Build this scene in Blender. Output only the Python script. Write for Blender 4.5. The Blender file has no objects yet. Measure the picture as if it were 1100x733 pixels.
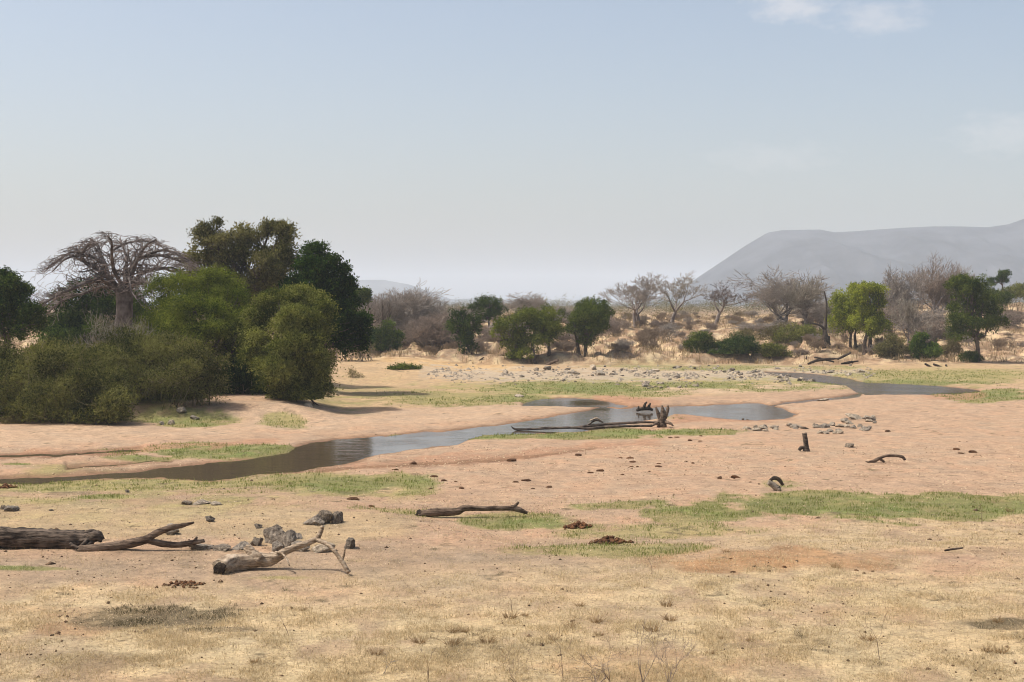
import bpy, math
import numpy as np
from mathutils import Vector, noise as mnoise

# ------------------------------------------------------------------ basics
scene = bpy.context.scene
COL = scene.collection
F, H, HY, CX = 1528.0, 6.5, 328.0, 550.0       # 50 mm lens, eye height, horizon row

def gy(py, z=0.0):
    return F * (H - z) / (py - HY)

def at(px, py, Y):
    return np.array([(px - CX) * Y / F, Y, H - (py - HY) * Y / F])

def hash2(ix, iy, seed):
    ix = ix.astype(np.int64); iy = iy.astype(np.int64)
    n = (ix * 374761393 + iy * 668265263 + seed * 144269504) & 0xffffffff
    n = ((n ^ (n >> 13)) * 1274126177) & 0xffffffff
    n = ((n ^ (n >> 15)) * 2246822519) & 0xffffffff
    return ((n ^ (n >> 16)) & 0xffffff) / 16777215.0

def vnoise(x, y, seed=0):
    xi = np.floor(x); yi = np.floor(y)
    fx = x - xi; fy = y - yi
    fx = fx * fx * (3 - 2 * fx); fy = fy * fy * (3 - 2 * fy)
    a = hash2(xi, yi, seed); b = hash2(xi + 1, yi, seed)
    c = hash2(xi, yi + 1, seed); d = hash2(xi + 1, yi + 1, seed)
    return (a * (1 - fx) + b * fx) * (1 - fy) + (c * (1 - fx) + d * fx) * fy

def fbm(x, y, seed=0, octs=4):
    t = np.zeros_like(x, dtype=float); amp = 0.5; tot = 0
    for o in range(octs):
        t += amp * vnoise(x, y, seed + o * 17); tot += amp
        x = x * 2.03 + 11.3; y = y * 2.03 + 5.7; amp *= 0.5
    return t / tot

def sstep(a, b, x):
    t = np.clip((x - a) / (b - a), 0, 1)
    return t * t * (3 - 2 * t)

def unit(v):
    return v / np.maximum(np.linalg.norm(v, axis=-1, keepdims=True), 1e-9)

# ------------------------------------------------------------------ the ground: water, height, colour zones
WATER = [
 [(-90,513,521),(0,512,517),(32,510.5,516.5),(92,507,511.5),(150,504,511),(190,499,511),(225,495,513),(252,493,511),
  (275,490,506.5),(310,484,504),(318,478,503.5),(332,474,500.5),(357,470.5,497),(370,469,495),(395,467.5,490),(412,466,484),
  (435,464.5,481),(475,461,477),(492,459.5,474.5),(500,458.8,471),(520,456.5,465.5),(550,453,464.5),(590,446.5,463),
  (615,442,461.5),(635,438.5,460),(645,436,459),(665,437,455.5),(690,436,451),(715,435.5,447),(725,435,443),(755,434,444.5),
  (780,432.5,448),(815,431.5,450),(829,434.5,449),(840,437,447.5),(852,442,445),(858,444,444)],
 [(560,433,434),(575,428,434.5),(600,426,435),(632,427,436),(650,430,436),(668,433,435.5),(676,434.5,435)],
 [(822,398.5,399.5),(838,399,402.5),(850,399.5,404),(870,400.5,408),(890,402.5,411),(910,405,413),(922,408.5,421),(930,410,423),(960,411,422.8),
  (1000,413,422.3),(1030,415.5,421.5),(1048,417.5,420),(1055,419,419)],
 [(826,434.5,435.5),(840,431.5,433),(870,427.5,430),(900,425.5,428),(925,421,425)],
 [(-60,488.5,491),(0,487,489.5),(60,485,487.2),(130,481.5,483.2),(155,479.5,480.5)],
 [(70,499.2,500.4),(130,495.5,497),(185,491.5,492.5)],
]
def band_d(px, py, pts):
    a = np.array(pts, float)
    t = np.interp(px, a[:, 0], a[:, 1], left=1e4, right=1e4); b = np.interp(px, a[:, 0], a[:, 2], left=-1e4, right=-1e4)
    e = np.minimum(px - a[0, 0], a[-1, 0] - px) * .12          # the ends taper off
    return np.minimum(np.minimum(py - t, b - py), e)           # >0 inside, in rows

def flatpx(X, Y):
    Yc = np.maximum(Y, 8.0)
    return CX + X / Yc * F, HY + H * F / Yc

def water_d(X, Y):
    px, py = flatpx(X, Y)
    w = (fbm(X / .9, Y / 2.2, 91, 5) - .5) * 1.3
    pyw = py + w * np.clip((py - 395) * .05, .8, 4)
    d = np.full(X.shape, -1e4)
    for b in WATER:
        d = np.maximum(d, band_d(px, pyw, b))
    return np.clip(d, -60, 60) * Y * Y / (H * F)     # metres

def bank(X, Y):
    px, _ = flatpx(X, Y)
    Yn = Y - 9 * (fbm(X / 14, Y / 30, 7, 3) - .5)
    mid = np.interp(Yn, [0,156.5,158.5,163,165,172,185,200,230,260,400], [0,0,.95,1.25,1.9,2.35,3.0,3.5,4.0,4.3,4.3])
    rgt = np.interp(Yn, [0,154,163,172,185,200,230,260,330], [0,0,.6,1.2,2.2,3.3,5.2,6.0,6.2])
    lft = np.interp(Yn, [0,118,140,158,170,185,210,260], [0,0,.35,.8,1.7,2.5,3.2,4])
    wr = sstep(880, 1010, px); wl = 1 - sstep(430, 520, px)
    z = mid * (1 - wr - wl) + rgt * wr + lft * wl
    gul = 1 - np.abs(2 * fbm(X / 3.2, Y / 9, 15, 4) - 1)                      # gullies worn into the face
    z = z * (1 - .42 * sstep(.72, .97, gul) * sstep(155, 160, Yn) * (1 - sstep(172, 186, Yn)))
    far = sstep(330, 900, Y)
    return z * (1 - far) + 4.3 * far

def ground_z(X, Y):
    X = np.asarray(X, float); Y = np.asarray(Y, float)
    px, py = flatpx(X, Y)
    nb = np.clip(60 / np.maximum(Y, 20), 0, 1)
    z = .16 * (fbm(X / 8, Y / 8, 1, 3) - .5) + .07 * (fbm(X / 1.6, Y / 1.6, 2, 4) - .5) * nb + .03 * (fbm(X / .3, Y / .3, 3, 2) - .5) * nb
    z = z + bank(X, Y) * (1 + .5 * (fbm(X / 3.5, Y / 4.5, 4, 5) - .5)) + .9 * (fbm(X / 1.5, Y / 2.2, 14, 3) - .5) * sstep(156, 164, Y) * (1 - sstep(190, 240, Y))
    # left bank under the thickets
    wl = 1 - sstep(300, 380, px)
    z = z + wl * .75 * sstep(79, 84, Y + 1.6 * (fbm(X / 4, Y / 4, 8, 3) - .5)) * (1 - sstep(130, 150, Y))
    # the step down from the grass to the sand in front
    z = z + .22 * sstep(0, 1, (py - np.interp(px, [0,180,330,420,560,1100], [522,520,512,540,575,575])) / 26) * (1 - sstep(690, 760, py) * .4)
    # damp terrace in front of the river
    dm = band_d(px, py + 3 * (fbm(X / 2, Y / 2, 21, 3) - .5), [(318,502,506),(345,500,508),(400,494,504),(470,487,500),(545,486,496),(640,476,482),(700,472,476)])
    z = z - .05 * sstep(-1.5, 2.5, dm)
    d = water_d(X, Y)
    k = sstep(-2.6, .4, d)
    z = z * (1 - k) + (-.12 - .25 * sstep(-.05, 1.2, d)) * k - .0
    # the rise on which the photographer stands
    z = z + 4.7 * (1 - sstep(0, 19, Y))
    return z

def blob(px, py, n, cx, cy, rx, ry, soft=.35, warp=.9):
    r = np.sqrt(((px - cx) / rx) ** 2 + ((py - cy) / ry) ** 2) + warp * (n - .5) * 2
    return 1 - sstep(1 - soft, 1 + soft, r)

def bmask(px, py, n, pts, soft=2.5, warp=6):
    d = band_d(px, py + warp * (n - .5) * 2, pts)
    return sstep(-soft, soft, d)

SAND = np.array([.362,.246,.16]); PALE = np.array([.415,.302,.20]); STRAW = np.array([.51,.402,.232]); STRAW2 = np.array([.38,.29,.165])
OLIVE = np.array([.26,.225,.095]); GREEN = np.array([.155,.165,.058]); GREEN2 = np.array([.125,.165,.045]); WET = np.array([.20,.115,.066]); DAMP_AND_REFLECTION = np.array([.33,.19,.115])
GRAVEL = np.array([.32,.235,.155]); RUST = np.array([.34,.20,.10]); CHAR = np.array([.115,.09,.052]); SOIL = np.array([.345,.24,.15]); SCRUB = np.array([.26,.19,.125])
ORANGE = np.array([.50,.33,.15])

GREENS = [  # cx, cy, rx, ry, strength, vivid
 (232,484,92,7.5,1,1),(150,491,60,3,.7,1),(290,484,40,8,1,1),(590,467,110,4.2,1,1),(700,464,90,4.5,1,1),(520,469,38,3.6,1,1),
 (625,417,95,7,.95,1),(560,428,40,5,.8,1),(500,431,80,6,.65,0),(740,413,90,4,.7,1),(690,424,60,4,.6,0),(440,424,60,6,.45,0),
 (900,545,190,15,1,1),(1030,545,120,13,1,1),(760,552,70,10,.75,1),(700,572,150,11,.55,0),(660,598,95,11,.7,0),(560,561,70,8,.8,1),
 (650,545,40,3.5,.6,1),(375,524,75,13,.85,1),(300,515,90,9,.6,0),(440,517,40,8,.7,1),(250,530,70,8,.5,0),(120,521,150,9,.75,0),(60,545,90,7,.4,0),
 (110,540,50,5,.7,1),(430,553,60,5,.5,0),(1060,425,55,7,1,1),(960,411,110,3,.9,1),(1000,403,110,6,.75,0),(830,419,50,3,.6,1),(870,416,60,3,.5,1),
 (200,452,60,4,.7,1),(170,443,40,5,.6,0),(210,456,30,2.5,1,1),(305,455,26,6,.7,0),(720,448,28,3,.5,0),(840,520,28,6,.5,1),(30,622,60,3,.6,1),(300,632,60,4,.55,0),
 (385,612,40,3,.3,0),(770,395,90,4,.6,1),(690,393,60,3,.6,1),(880,395,60,4,.5,1),(395,407,60,6,.3,0),(760,440,40,2,.7,1),(430,466,12,1.6,1,1),(20,499,20,1.5,.8,1),(1090,640,30,6,.4,0)]
STRAWS = [(550,720,900,75,1),(150,668,260,28,.8),(860,660,340,45,.95),(700,640,300,25,.45),(960,585,220,22,.6),(1050,560,90,14,.6),(480,640,200,20,.35),(90,650,160,12,.7),(820,583,60,9,.5)]

def zones(X, Y):
    """ground colour and the strength of dry and green grass, all fixed to the place"""
    px, py = flatpx(X, Y)
    s = np.maximum(Y / 40.0, .6)
    n1 = fbm(X / 2.6, Y / 2.6, 31, 5); n2 = fbm(X / .9, Y / 1.3, 32, 5); n3 = fbm(X / .25, Y / .25, 33, 3)
    n1 = np.clip((n1 - .5) * 1.7 + .5, 0, 1); n2 = np.clip((n2 - .5) * 1.8 + .5, 0, 1)
    nb = .5 * n1 + .5 * n2
    col = SAND * np.ones(X.shape + (1,))
    def mix(c, m):
        nonlocal col
        m = np.clip(m, 0, 1)[..., None]; col = col * (1 - m) + c * m
    mix(PALE, .55 * sstep(.45, .75, n1) + .25 * n2)
    mix(DAMP_AND_REFLECTION, .42 * sstep(.52, .74, .5 * n1 + .5 * n2))
    # left bank of sand across the river
    mix(PALE, .55 * bmask(px, py, n1, [(-90,462,482),(200,452,470),(420,440,458),(620,432,440),(660,430,436)], 3, 3))
    # grassy flat beyond the river
    mix(STRAW2 * np.array([1.05,.98,.95]), .8 * bmask(px, py, n1, [(330,386,440),(480,388,432),(620,388,432),(800,388,428),(880,390,410),(1110,388,416)], 4, 5))
    mix(OLIVE, .9 * bmask(px, py, n2, [(330,418,444),(480,414,434),(620,406,426),(800,402,416),(900,398,416),(1110,396,412)], 4, 6) * sstep(.25, .6, n1))
    mix(PALE, .8 * bmask(px, py, n2, [(680,415,424),(760,414,423),(830,413,422),(925,413,420)], 1.5, 1.5))
    mix(SAND, .9 * bmask(px, py, n2, [(690,427,434),(760,425,433),(880,418,426),(925,415,424)], 1.5, 1.5))
    mix(ORANGE, .7 * bmask(px, py, n2, [(340,376,392),(420,382,394),(560,390,400)], 2, 3))
    # stone field
    mix(np.array([.36,.31,.24]), .6 * bmask(px, py, n2, [(450,398,404),(560,396,412),(700,394,410),(830,394,408),(930,398,404)], 3, 6))
    # bands in front of the river
    mix(OLIVE, .85 * bmask(px, py, n1, [(-90,514,560),(60,512,566),(200,508,566),(330,502,552),(400,512,540),(470,514,530)], 5, 14) * sstep(.2, .62, n2 * .6 + n1 * .5))
    for c in ((255,532,75,10,.9),(60,536,70,8,.8),(60,556,70,4,.5),(420,552,150,10,.7),(350,545,70,7,.8)):
        mix(SAND, c[4] * blob(px, py, nb, *c[:4]))
    mix(STRAW2, .7 * bmask(px, py, n1, [(-90,548,585),(150,548,585),(330,556,600),(450,562,580)], 5, 12))
    mix(SAND, .7 * bmask(px, py, n1, [(-90,592,612),(120,592,610),(260,600,608)], 4, 8))
    mix(GRAVEL, .85 * bmask(px, py, n1, [(-90,605,645),(100,608,644),(300,602,645),(480,595,640),(640,600,622),(760,610,640),(860,625,650)], 6, 12))
    mix(GRAVEL, .6 * bmask(px, py, n1, [(560,585,640),(740,575,612),(900,575,600),(1110,565,590)], 6, 14))
    dry = np.zeros(X.shape)
    for c in STRAWS:
        m = c[4] * blob(px, py, nb, *c[:4], soft=.5, warp=.6); dry = np.maximum(dry, m)
    dry = np.maximum(dry, .9 * sstep(640, 700, py + 40 * (n1 - .5)))
    dry = dry * (.35 + .65 * sstep(.22, .6, n2 * .65 + n1 * .35))
    mix(STRAW, .9 * dry)
    mix(STRAW2 * .9, .5 * dry * sstep(.5, .85, n2))
    g = np.zeros(X.shape); viv = np.zeros(X.shape)
    for c in GREENS:
        m = c[4] * blob(px, py, nb, *c[:4], soft=.45, warp=.75)
        g = np.maximum(g, m); viv = np.maximum(viv, m * c[5])
    g = sstep(.22, .62, g + .5 * (n2 - .5) + .35 * (n3 - .5)) * np.clip(g * 1.6, 0, 1); viv = np.minimum(viv, g)
    mix(OLIVE, .9 * g); mix(GREEN, .8 * g * viv * sstep(.15, .5, n1 * .5 + n2 * .5)); mix(GREEN2, .6 * viv * sstep(.55, .8, n2))
    for c in ((845,612,105,10,.85),(780,619,60,6,.6),(85,690,45,6,.5),(40,668,50,6,.25),(690,728,90,12,.4),(950,668,60,6,.3),(980,604,60,4,.4)):
        mix(RUST, c[4] * blob(px, py, nb, *c[:4]))
    char = np.zeros(X.shape)
    for c in ((205,676,88,11,.85),(150,684,50,7,.5),(240,690,50,4,.6),(1085,683,45,5,.8),(1060,681,40,4,.5),(120,722,110,9,.38),(790,706,40,3,.45),(520,712,90,5,.25),(75,533,30,4,.45),(380,530,30,4,.4),(180,605,50,4,.2),(205,620,45,4,.35)):
        m = c[4] * sstep(.2, .6, blob(px, py, nb, *c[:4], soft=.6, warp=1.) + .6 * (n3 - .5) + .5 * (n2 - .5) - .12 * (c[4] < .5)); mix(CHAR, m)
        char = np.maximum(char, m * (c[4] > .5))
    # damp sand along the water and in the low terrace, plus one painted reflection
    d = water_d(X, Y)
    mix(DAMP_AND_REFLECTION, .75 * bmask(px, py, n2, [(300,504,507),(345,500,508),(400,494,504),(470,487,500),(545,487,497),(640,476,483),(710,471,477)], 2, 2.5))
    mix(WET, .85 * bmask(px, py, n2, [(340,503,508),(400,499,504),(470,494,499),(545,491,495),(640,479,482)], 1.2, 2))
    mix(DAMP_AND_REFLECTION, .9 * bmask(px, py, n2, [(636,424,438),(665,425,438),(700,428,437),(712,431,436)], 1, 1.5))  # brown painted in place of the bank's reflection on the backwater
    mix(DAMP_AND_REFLECTION, .8 * bmask(px, py, n2, [(720,440,456),(745,441,453),(790,446,453),(850,446,452)], 1, 1.5))
    mix(DAMP_AND_REFLECTION, .75 * bmask(px, py, n2, [(-90,486,492),(100,482,488),(300,470,476)], 1.5, 3))
    mix(DAMP_AND_REFLECTION, .7 * bmask(px, py, n2, [(990,421,428),(1030,420,431),(1060,421,428)], 1, 1.5))
    mix(WET, .85 * sstep(-1.5, -.1, d) * (1 - .75 * np.clip(g, 0, 1)))
    # beyond: bank and plateau
    fb = sstep(150, 160, Y)
    bk = SOIL * (1 - .0) * np.ones(X.shape + (1,))
    m2 = sstep(.42, .62, n1)[..., None]; bk = bk * (1 - .75 * m2) + SCRUB * .75 * m2
    m4 = (1 - sstep(.28, .45, n2))[..., None]; bk = bk * (1 - .7 * m4) + np.array([.20,.125,.07]) * .7 * m4
    m3 = sstep(.55, .75, n2)[..., None]; bk = bk * (1 - .5 * m3) + STRAW * .5 * m3
    pl = sstep(235, 330, Y)[..., None]; bk = bk * (1 - pl) + SCRUB * pl
    col = col * (1 - fb[..., None]) + bk * fb[..., None]
    var = (.86 + .28 * n2) * (.93 + .14 * n3)
    col = col * var[..., None]
    dry = dry * (1 - .8 * np.clip(g, 0, 1))
    return np.clip(col, 0, 1), dry * (1 - fb), g * (1 - fb), char, fb

# ------------------------------------------------------------------ mesh helpers
def mesh_np(name, v, f, mat=None, tint=None, smooth=False, col=None):
    v = np.asarray(v, np.float32); f = np.asarray(f, np.int32)
    me = bpy.data.meshes.new(name)
    k = f.shape[1]
    me.vertices.add(len(v)); me.vertices.foreach_set('co', v.ravel())
    me.loops.add(f.size); me.loops.foreach_set('vertex_index', f.ravel())
    me.polygons.add(len(f))
    me.polygons.foreach_set('loop_start', np.arange(0, f.size, k, dtype=np.int32))
    if smooth:
        me.polygons.foreach_set('use_smooth', np.ones(len(f), bool))
    me.update(calc_edges=True)
    if tint is not None:
        a = me.attributes.new('tint', 'FLOAT', 'POINT'); a.data.foreach_set('value', np.asarray(tint, np.float32))
    if col is not None:
        a = me.attributes.new('zone', 'FLOAT_COLOR', 'POINT')
        c4 = np.ones((len(v), 4), np.float32); c4[:, :col.shape[1]] = col; a.data.foreach_set('color', c4.ravel())
    if mat: me.materials.append(mat)
    return me

def link(name, me, parent=None):
    o = bpy.data.objects.new(name, me); COL.objects.link(o)
    if parent is not None: o.parent = parent
    return o

def tag(o, label=None, cat=None, group=None, kind=None):
    if label: o['label'] = label
    if cat: o['category'] = cat
    if group: o['group'] = group
    if kind: o['kind'] = kind
    return o

def thing(name, label, cat, loc, group=None):
    o = bpy.data.objects.new(name, None); COL.objects.link(o)
    o.location = loc; o.empty_display_size = .3
    return tag(o, label, cat, group)

class Geo:
    """collects quads into one mesh"""
    def __init__(s): s.v = []; s.f = []; s.t = []; s.n = 0
    def add(s, v, f, t=None):
        v = np.asarray(v, float); s.v.append(v); s.f.append(np.asarray(f, int) + s.n); s.n += len(v)
        s.t.append(np.full(len(v), .5) if t is None else (np.full(len(v), t) if np.isscalar(t) else np.asarray(t, float)))
    def mesh(s, name, mat, loc=(0, 0, 0), smooth=False):
        return mesh_np(name, np.concatenate(s.v) - np.asarray(loc, float), np.concatenate(s.f), mat, np.concatenate(s.t), smooth)

def seg_geo(P0, P1, R0, R1, sides=4):
    P0 = np.asarray(P0, float); P1 = np.asarray(P1, float)
    d = unit(P1 - P0)
    ref = np.where(np.abs(d[:, 2:3]) < .9, np.array([[0, 0, 1.]]), np.array([[1., 0, 0]]))
    u = unit(np.cross(d, ref)); w = np.cross(d, u)
    a = np.arange(sides) * 2 * math.pi / sides
    ring = np.cos(a)[None, :, None] * u[:, None] + np.sin(a)[None, :, None] * w[:, None]
    A = P0[:, None] + ring * np.asarray(R0)[:, None, None]; B = P1[:, None] + ring * np.asarray(R1)[:, None, None]
    v = np.concatenate([A, B], 1).reshape(-1, 3)
    n = len(P0); base = (np.arange(n) * 2 * sides)[:, None]
    i = np.arange(sides); j = (i + 1) % sides
    f = np.stack([base + i, base + j, base + sides + j, base + sides + i], -1).reshape(-1, 4)
    return v, f

def spline(pts, rad, per=6):
    pts = np.asarray(pts, float); rad = np.asarray(rad, float)
    P = np.vstack([2 * pts[0] - pts[1], pts, 2 * pts[-1] - pts[-2]])
    out = []; ro = []
    for i in range(len(pts) - 1):
        p0, p1, p2, p3 = P[i:i + 4]
        for t in np.arange(per) / per:
            out.append(.5 * ((2 * p1) + (-p0 + p2) * t + (2 * p0 - 5 * p1 + 4 * p2 - p3) * t * t + (-p0 + 3 * p1 - 3 * p2 + p3) * t ** 3))
            ro.append(rad[i] * (1 - t) + rad[i + 1] * t)
    out.append(pts[-1]); ro.append(rad[-1])
    return np.array(out), np.array(ro)

def tube(pts, rad, sides=10, per=6, rough=0., seed=0, freq=None, jag=0., groove=0.):
    """a limb with an uneven bark surface, closed at both ends"""
    c, r = spline(pts, rad, per)
    n = len(c)
    t = unit(np.gradient(c, axis=0))
    u = np.cross(t[0], [0, 0, 1.]); 
    if np.linalg.norm(u) < .2: u = np.cross(t[0], [1., 0, 0])
    u /= np.linalg.norm(u)
    vs = []
    rg = np.random.default_rng(seed + 5)
    gph = rg.random(sides)
    for k in range(n):
        u = u - t[k] * np.dot(u, t[k]); u /= np.linalg.norm(u)
        w = np.cross(t[k], u)
        for s in range(sides):
            a = 2 * math.pi * s / sides
            dirv = math.cos(a) * u + math.sin(a) * w
            rr = r[k]
            if rough:
                fq = freq or 2.2 / max(rad)
                q = c[k] + dirv * rr
                rr *= 1 + rough * mnoise.fractal(Vector(q * fq) + Vector((seed * 3.1, seed * 1.7, 0)), 1., 2., 3) + groove * (gph[s] - .5)
            off = 0
            if jag and k in (0, n - 1):
                off = (1 if k else -1) * jag * (gph[(s * 3) % sides]) * r[k]
            vs.append(c[k] + dirv * rr + t[k] * off)
    i = np.arange(sides); j = (i + 1) % sides
    fs = [np.stack([k * sides + i, k * sides + j, (k + 1) * sides + j, (k + 1) * sides + i], -1) for k in range(n - 1)]
    vs.append(c[0] + (t[0] * r[0] * .25 if jag else -t[0] * r[0] * .1)); vs.append(c[-1] - (t[-1] * r[-1] * .3 if jag else -t[-1] * r[-1] * .1))
    m = n * sides
    fs.append(np.stack([np.full(sides, m), j, i, np.full(sides, m)], -1)[:, [0, 1, 2, 2]])
    fs.append(np.stack([np.full(sides, m + 1), (n - 1) * sides + i, (n - 1) * sides + j, (n - 1) * sides + j], -1))
    return np.array(vs), np.concatenate(fs)

def geo_to_mesh(name, geo, mat, loc, smooth=True):
    """Geo with triangles written as quads repeating a corner"""
    v = np.concatenate(geo.v) - np.asarray(loc, float); f = np.concatenate(geo.f); t = np.concatenate(geo.t)
    me = bpy.data.meshes.new(name)
    faces = [tuple(x[:3]) if x[2] == x[3] else tuple(x) for x in f.tolist()]
    me.from_pydata(v.tolist(), [], faces)
    a = me.attributes.new('tint', 'FLOAT', 'POINT'); a.data.foreach_set('value', t.astype(np.float32))
    me.polygons.foreach_set('use_smooth', np.full(len(faces), smooth, bool))
    me.materials.append(mat); me.update()
    return me

# ------------------------------------------------------------------ materials
class NT:
    def __init__(s, name):
        s.m = bpy.data.materials.new(name); s.m.use_nodes = True
        s.nt = s.m.node_tree; s.nt.nodes.clear()
        s.out = s.nt.nodes.new('ShaderNodeOutputMaterial')
    def n(s, typ, **kw):
        nd = s.nt.nodes.new('ShaderNode' + typ)
        for k, v in kw.items():
            if k in nd.inputs.keys(): nd.inputs[k].default_value = v
            else: setattr(nd, k, v)
        return nd
    def l(s, a, b): s.nt.links.new(a, b)
    def attr(s, name): return s.n('Attribute', attribute_name=name)
    def mixc(s, fac, a, b, mode='MIX'):
        m = s.n('Mix', data_type='RGBA', blend_type=mode)
        for sock, v in ((m.inputs[0], fac), (m.inputs[6], a), (m.inputs[7], b)):
            if hasattr(v, 'is_output'): s.l(v, sock)
            else: sock.default_value = v if not isinstance(v, tuple) else (v + (1,))[:4]
        return m.outputs[2]
    def ramp(s, fac, stops):
        r = s.n('ValToRGB'); e = r.color_ramp.elements
        while len(e) < len(stops): e.new(.5)
        for el, (p, c) in zip(e, stops):
            el.position = p; el.color = (c + (1,))[:4] if isinstance(c, tuple) else (c, c, c, 1)
        s.l(fac, r.inputs[0]); return r.outputs[0]
    def noise(s, scale, detail=4, vec=None, rough=.55):
        nd = s.n('TexNoise', Scale=scale, Detail=detail, Roughness=rough)
        if vec is not None: s.l(vec, nd.inputs['Vector'])
        return nd.outputs[0]

def leaf_mat(name, c1, c2, transl=.3, tt=(1.05, 1.15, .55)):
    t = NT(name)
    a = t.attr('tint').outputs['Fac']
    col = t.mixc(a, c1, c2)
    d = t.n('BsdfDiffuse', Roughness=.6); t.l(col, d.inputs['Color'])
    tr = t.n('BsdfTranslucent'); t.l(t.mixc(1., col, tt, 'MULTIPLY'), tr.inputs['Color'])
    m = t.n('MixShader', Fac=transl); t.l(d.outputs[0], m.inputs[1]); t.l(tr.outputs[0], m.inputs[2])
    t.l(m.outputs[0], t.out.inputs[0])
    return t.m

def bark_mat(name, dark, light, scale=6., stretch=(1, 1, 1), bump=.5, speck=None):
    t = NT(name)
    co = t.n('TexCoord').outputs['Object']
    mp = t.n('Mapping'); mp.inputs['Scale'].default_value = stretch; t.l(co, mp.inputs[0])
    n1 = t.noise(scale, 6, mp.outputs[0], .65); n2 = t.noise(scale * .3, 3, co)
    f = t.n('Math', operation='MULTIPLY_ADD'); t.l(n1, f.inputs[0]); f.inputs[1].default_value = .7
    f2 = t.n('Math', operation='MULTIPLY'); t.l(n2, f2.inputs[0]); f2.inputs[1].default_value = .35; t.l(f2.outputs[0], f.inputs[2])
    mid = tuple((a + b) / 2 for a, b in zip(dark, light))
    col = t.ramp(f.outputs[0], [(.33, tuple(x * .6 for x in dark)), (.45, dark), (.55, mid), (.68, light)])
    p = t.n('BsdfPrincipled', Roughness=.9); p.inputs['Specular IOR Level'].default_value = .15
    t.l(col, p.inputs['Base Color'])
    b = t.n('Bump', Strength=bump, Distance=.09); t.l(n1, b.inputs['Height']); t.l(b.outputs[0], p.inputs['Normal'])
    t.l(p.outputs[0], t.out.inputs[0])
    return t.m

def twig_mat(name, c1, c2):
    t = NT(name)
    a = t.attr('tint').outputs['Fac']
    d = t.n('BsdfDiffuse', Roughness=.7); t.l(t.mixc(a, c1, c2), d.inputs['Color'])
    t.l(d.outputs[0], t.out.inputs[0]); return t.m

def ground_mat():
    t = NT('ground')
    za = t.attr('zone'); zc, dry = za.outputs['Color'], za.outputs['Alpha']
    co = t.n('TexCoord').outputs['Object']
    n1 = t.noise(2.2, 10, co, .78); n2 = t.noise(13, 6, co, .75); n3 = t.noise(.55, 4, co); n4 = t.noise(6.5, 8, co, .8)
    c = t.mixc(1., zc, t.ramp(n1, [(.3, .62), (.5, 1.0), (.72, 1.3)]), 'MULTIPLY')
    c = t.mixc(.8, c, t.ramp(n2, [(.3, .55), (.5, 1.0), (.72, 1.4)]), 'MULTIPLY')
    c = t.mixc(.5, c, t.ramp(n3, [(.3, (.88, .93, .98)), (.6, (1.08, 1.02, .96))]), 'MULTIPLY')
    big = t.ramp(t.noise(.45, 5, co), [(.44, 0.), (.62, 1.)])
    def sc(a, b, k):                     # crumbs of dung and bark litter, denser in places
        m = t.n('Math', operation='MULTIPLY'); t.l(a, m.inputs[0]); t.l(b, m.inputs[1])
        m2 = t.n('Math', operation='MULTIPLY'); t.l(m.outputs[0], m2.inputs[0]); m2.inputs[1].default_value = k; return m2.outputs[0]
    c = t.mixc(sc(t.ramp(n4, [(.60, 0.), (.67, 1.)]), big, .75), c, (.17, .105, .06))
    n5 = t.noise(9, 6, co, .8)
    c = t.mixc(sc(t.ramp(n5, [(.55, 0.), (.63, 1.)]), dry, .6), c, (.62, .50, .31))   # bleached straw
    c = t.mixc(sc(t.ramp(n4, [(.36, 1.), (.46, 0.)]), dry, .6), c, (.23, .16, .085))  # bare earth between
    p = t.n('BsdfPrincipled', Roughness=.95); p.inputs['Specular IOR Level'].default_value = .1
    t.l(c, p.inputs['Base Color'])
    b = t.n('Bump', Strength=.9, Distance=.10); t.l(n1, b.inputs['Height'])
    b2 = t.n('Bump', Strength=.7, Distance=.03); t.l(n4, b2.inputs['Height']); t.l(b.outputs[0], b2.inputs['Normal'])
    t.l(b2.outputs[0], p.inputs['Normal'])
    t.l(p.outputs[0], t.out.inputs[0]); return t.m

def water_mat():
    t = NT('river_water')
    co = t.n('TexCoord').outputs['Object']
    mp = t.n('Mapping'); mp.inputs['Scale'].default_value = (.6, 1.6, 1); t.l(co, mp.inputs[0])
    n1 = t.noise(1.6, 4, mp.outputs[0]); n2 = t.noise(.18, 3, co)
    amp = t.ramp(n2, [(.36, .25), (.6, 1.)])
    sx = t.n('SeparateXYZ'); t.l(co, sx.inputs[0])
    mr = t.n('MapRange'); t.l(sx.outputs[1], mr.inputs[0])       # the upper reach runs faster and is choppier
    for k_, v_ in ((1, 96.), (2, 116.), (3, .4), (4, 4.0)): mr.inputs[k_].default_value = v_
    m0 = t.n('Math', operation='MULTIPLY'); t.l(amp, m0.inputs[0]); t.l(mr.outputs[0], m0.inputs[1])
    mu = t.n('Math', operation='MULTIPLY'); t.l(n1, mu.inputs[0]); t.l(m0.outputs[0], mu.inputs[1])
    p = t.n('BsdfPrincipled', Roughness=.06, IOR=1.33)
    p.inputs['Base Color'].default_value = (.085, .062, .042, 1)
    m5 = t.n('MapRange'); t.l(sx.outputs[1], m5.inputs[0])
    for k_, v_ in ((1, 96.), (2, 116.), (3, .06), (4, .17)): m5.inputs[k_].default_value = v_
    t.l(m5.outputs[0], p.inputs['Roughness'])
    b = t.n('Bump', Strength=.5, Distance=.09); t.l(mu.outputs[0], b.inputs['Height']); t.l(b.outputs[0], p.inputs['Normal'])
    t.l(p.outputs[0], t.out.inputs[0]); return t.m

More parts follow.
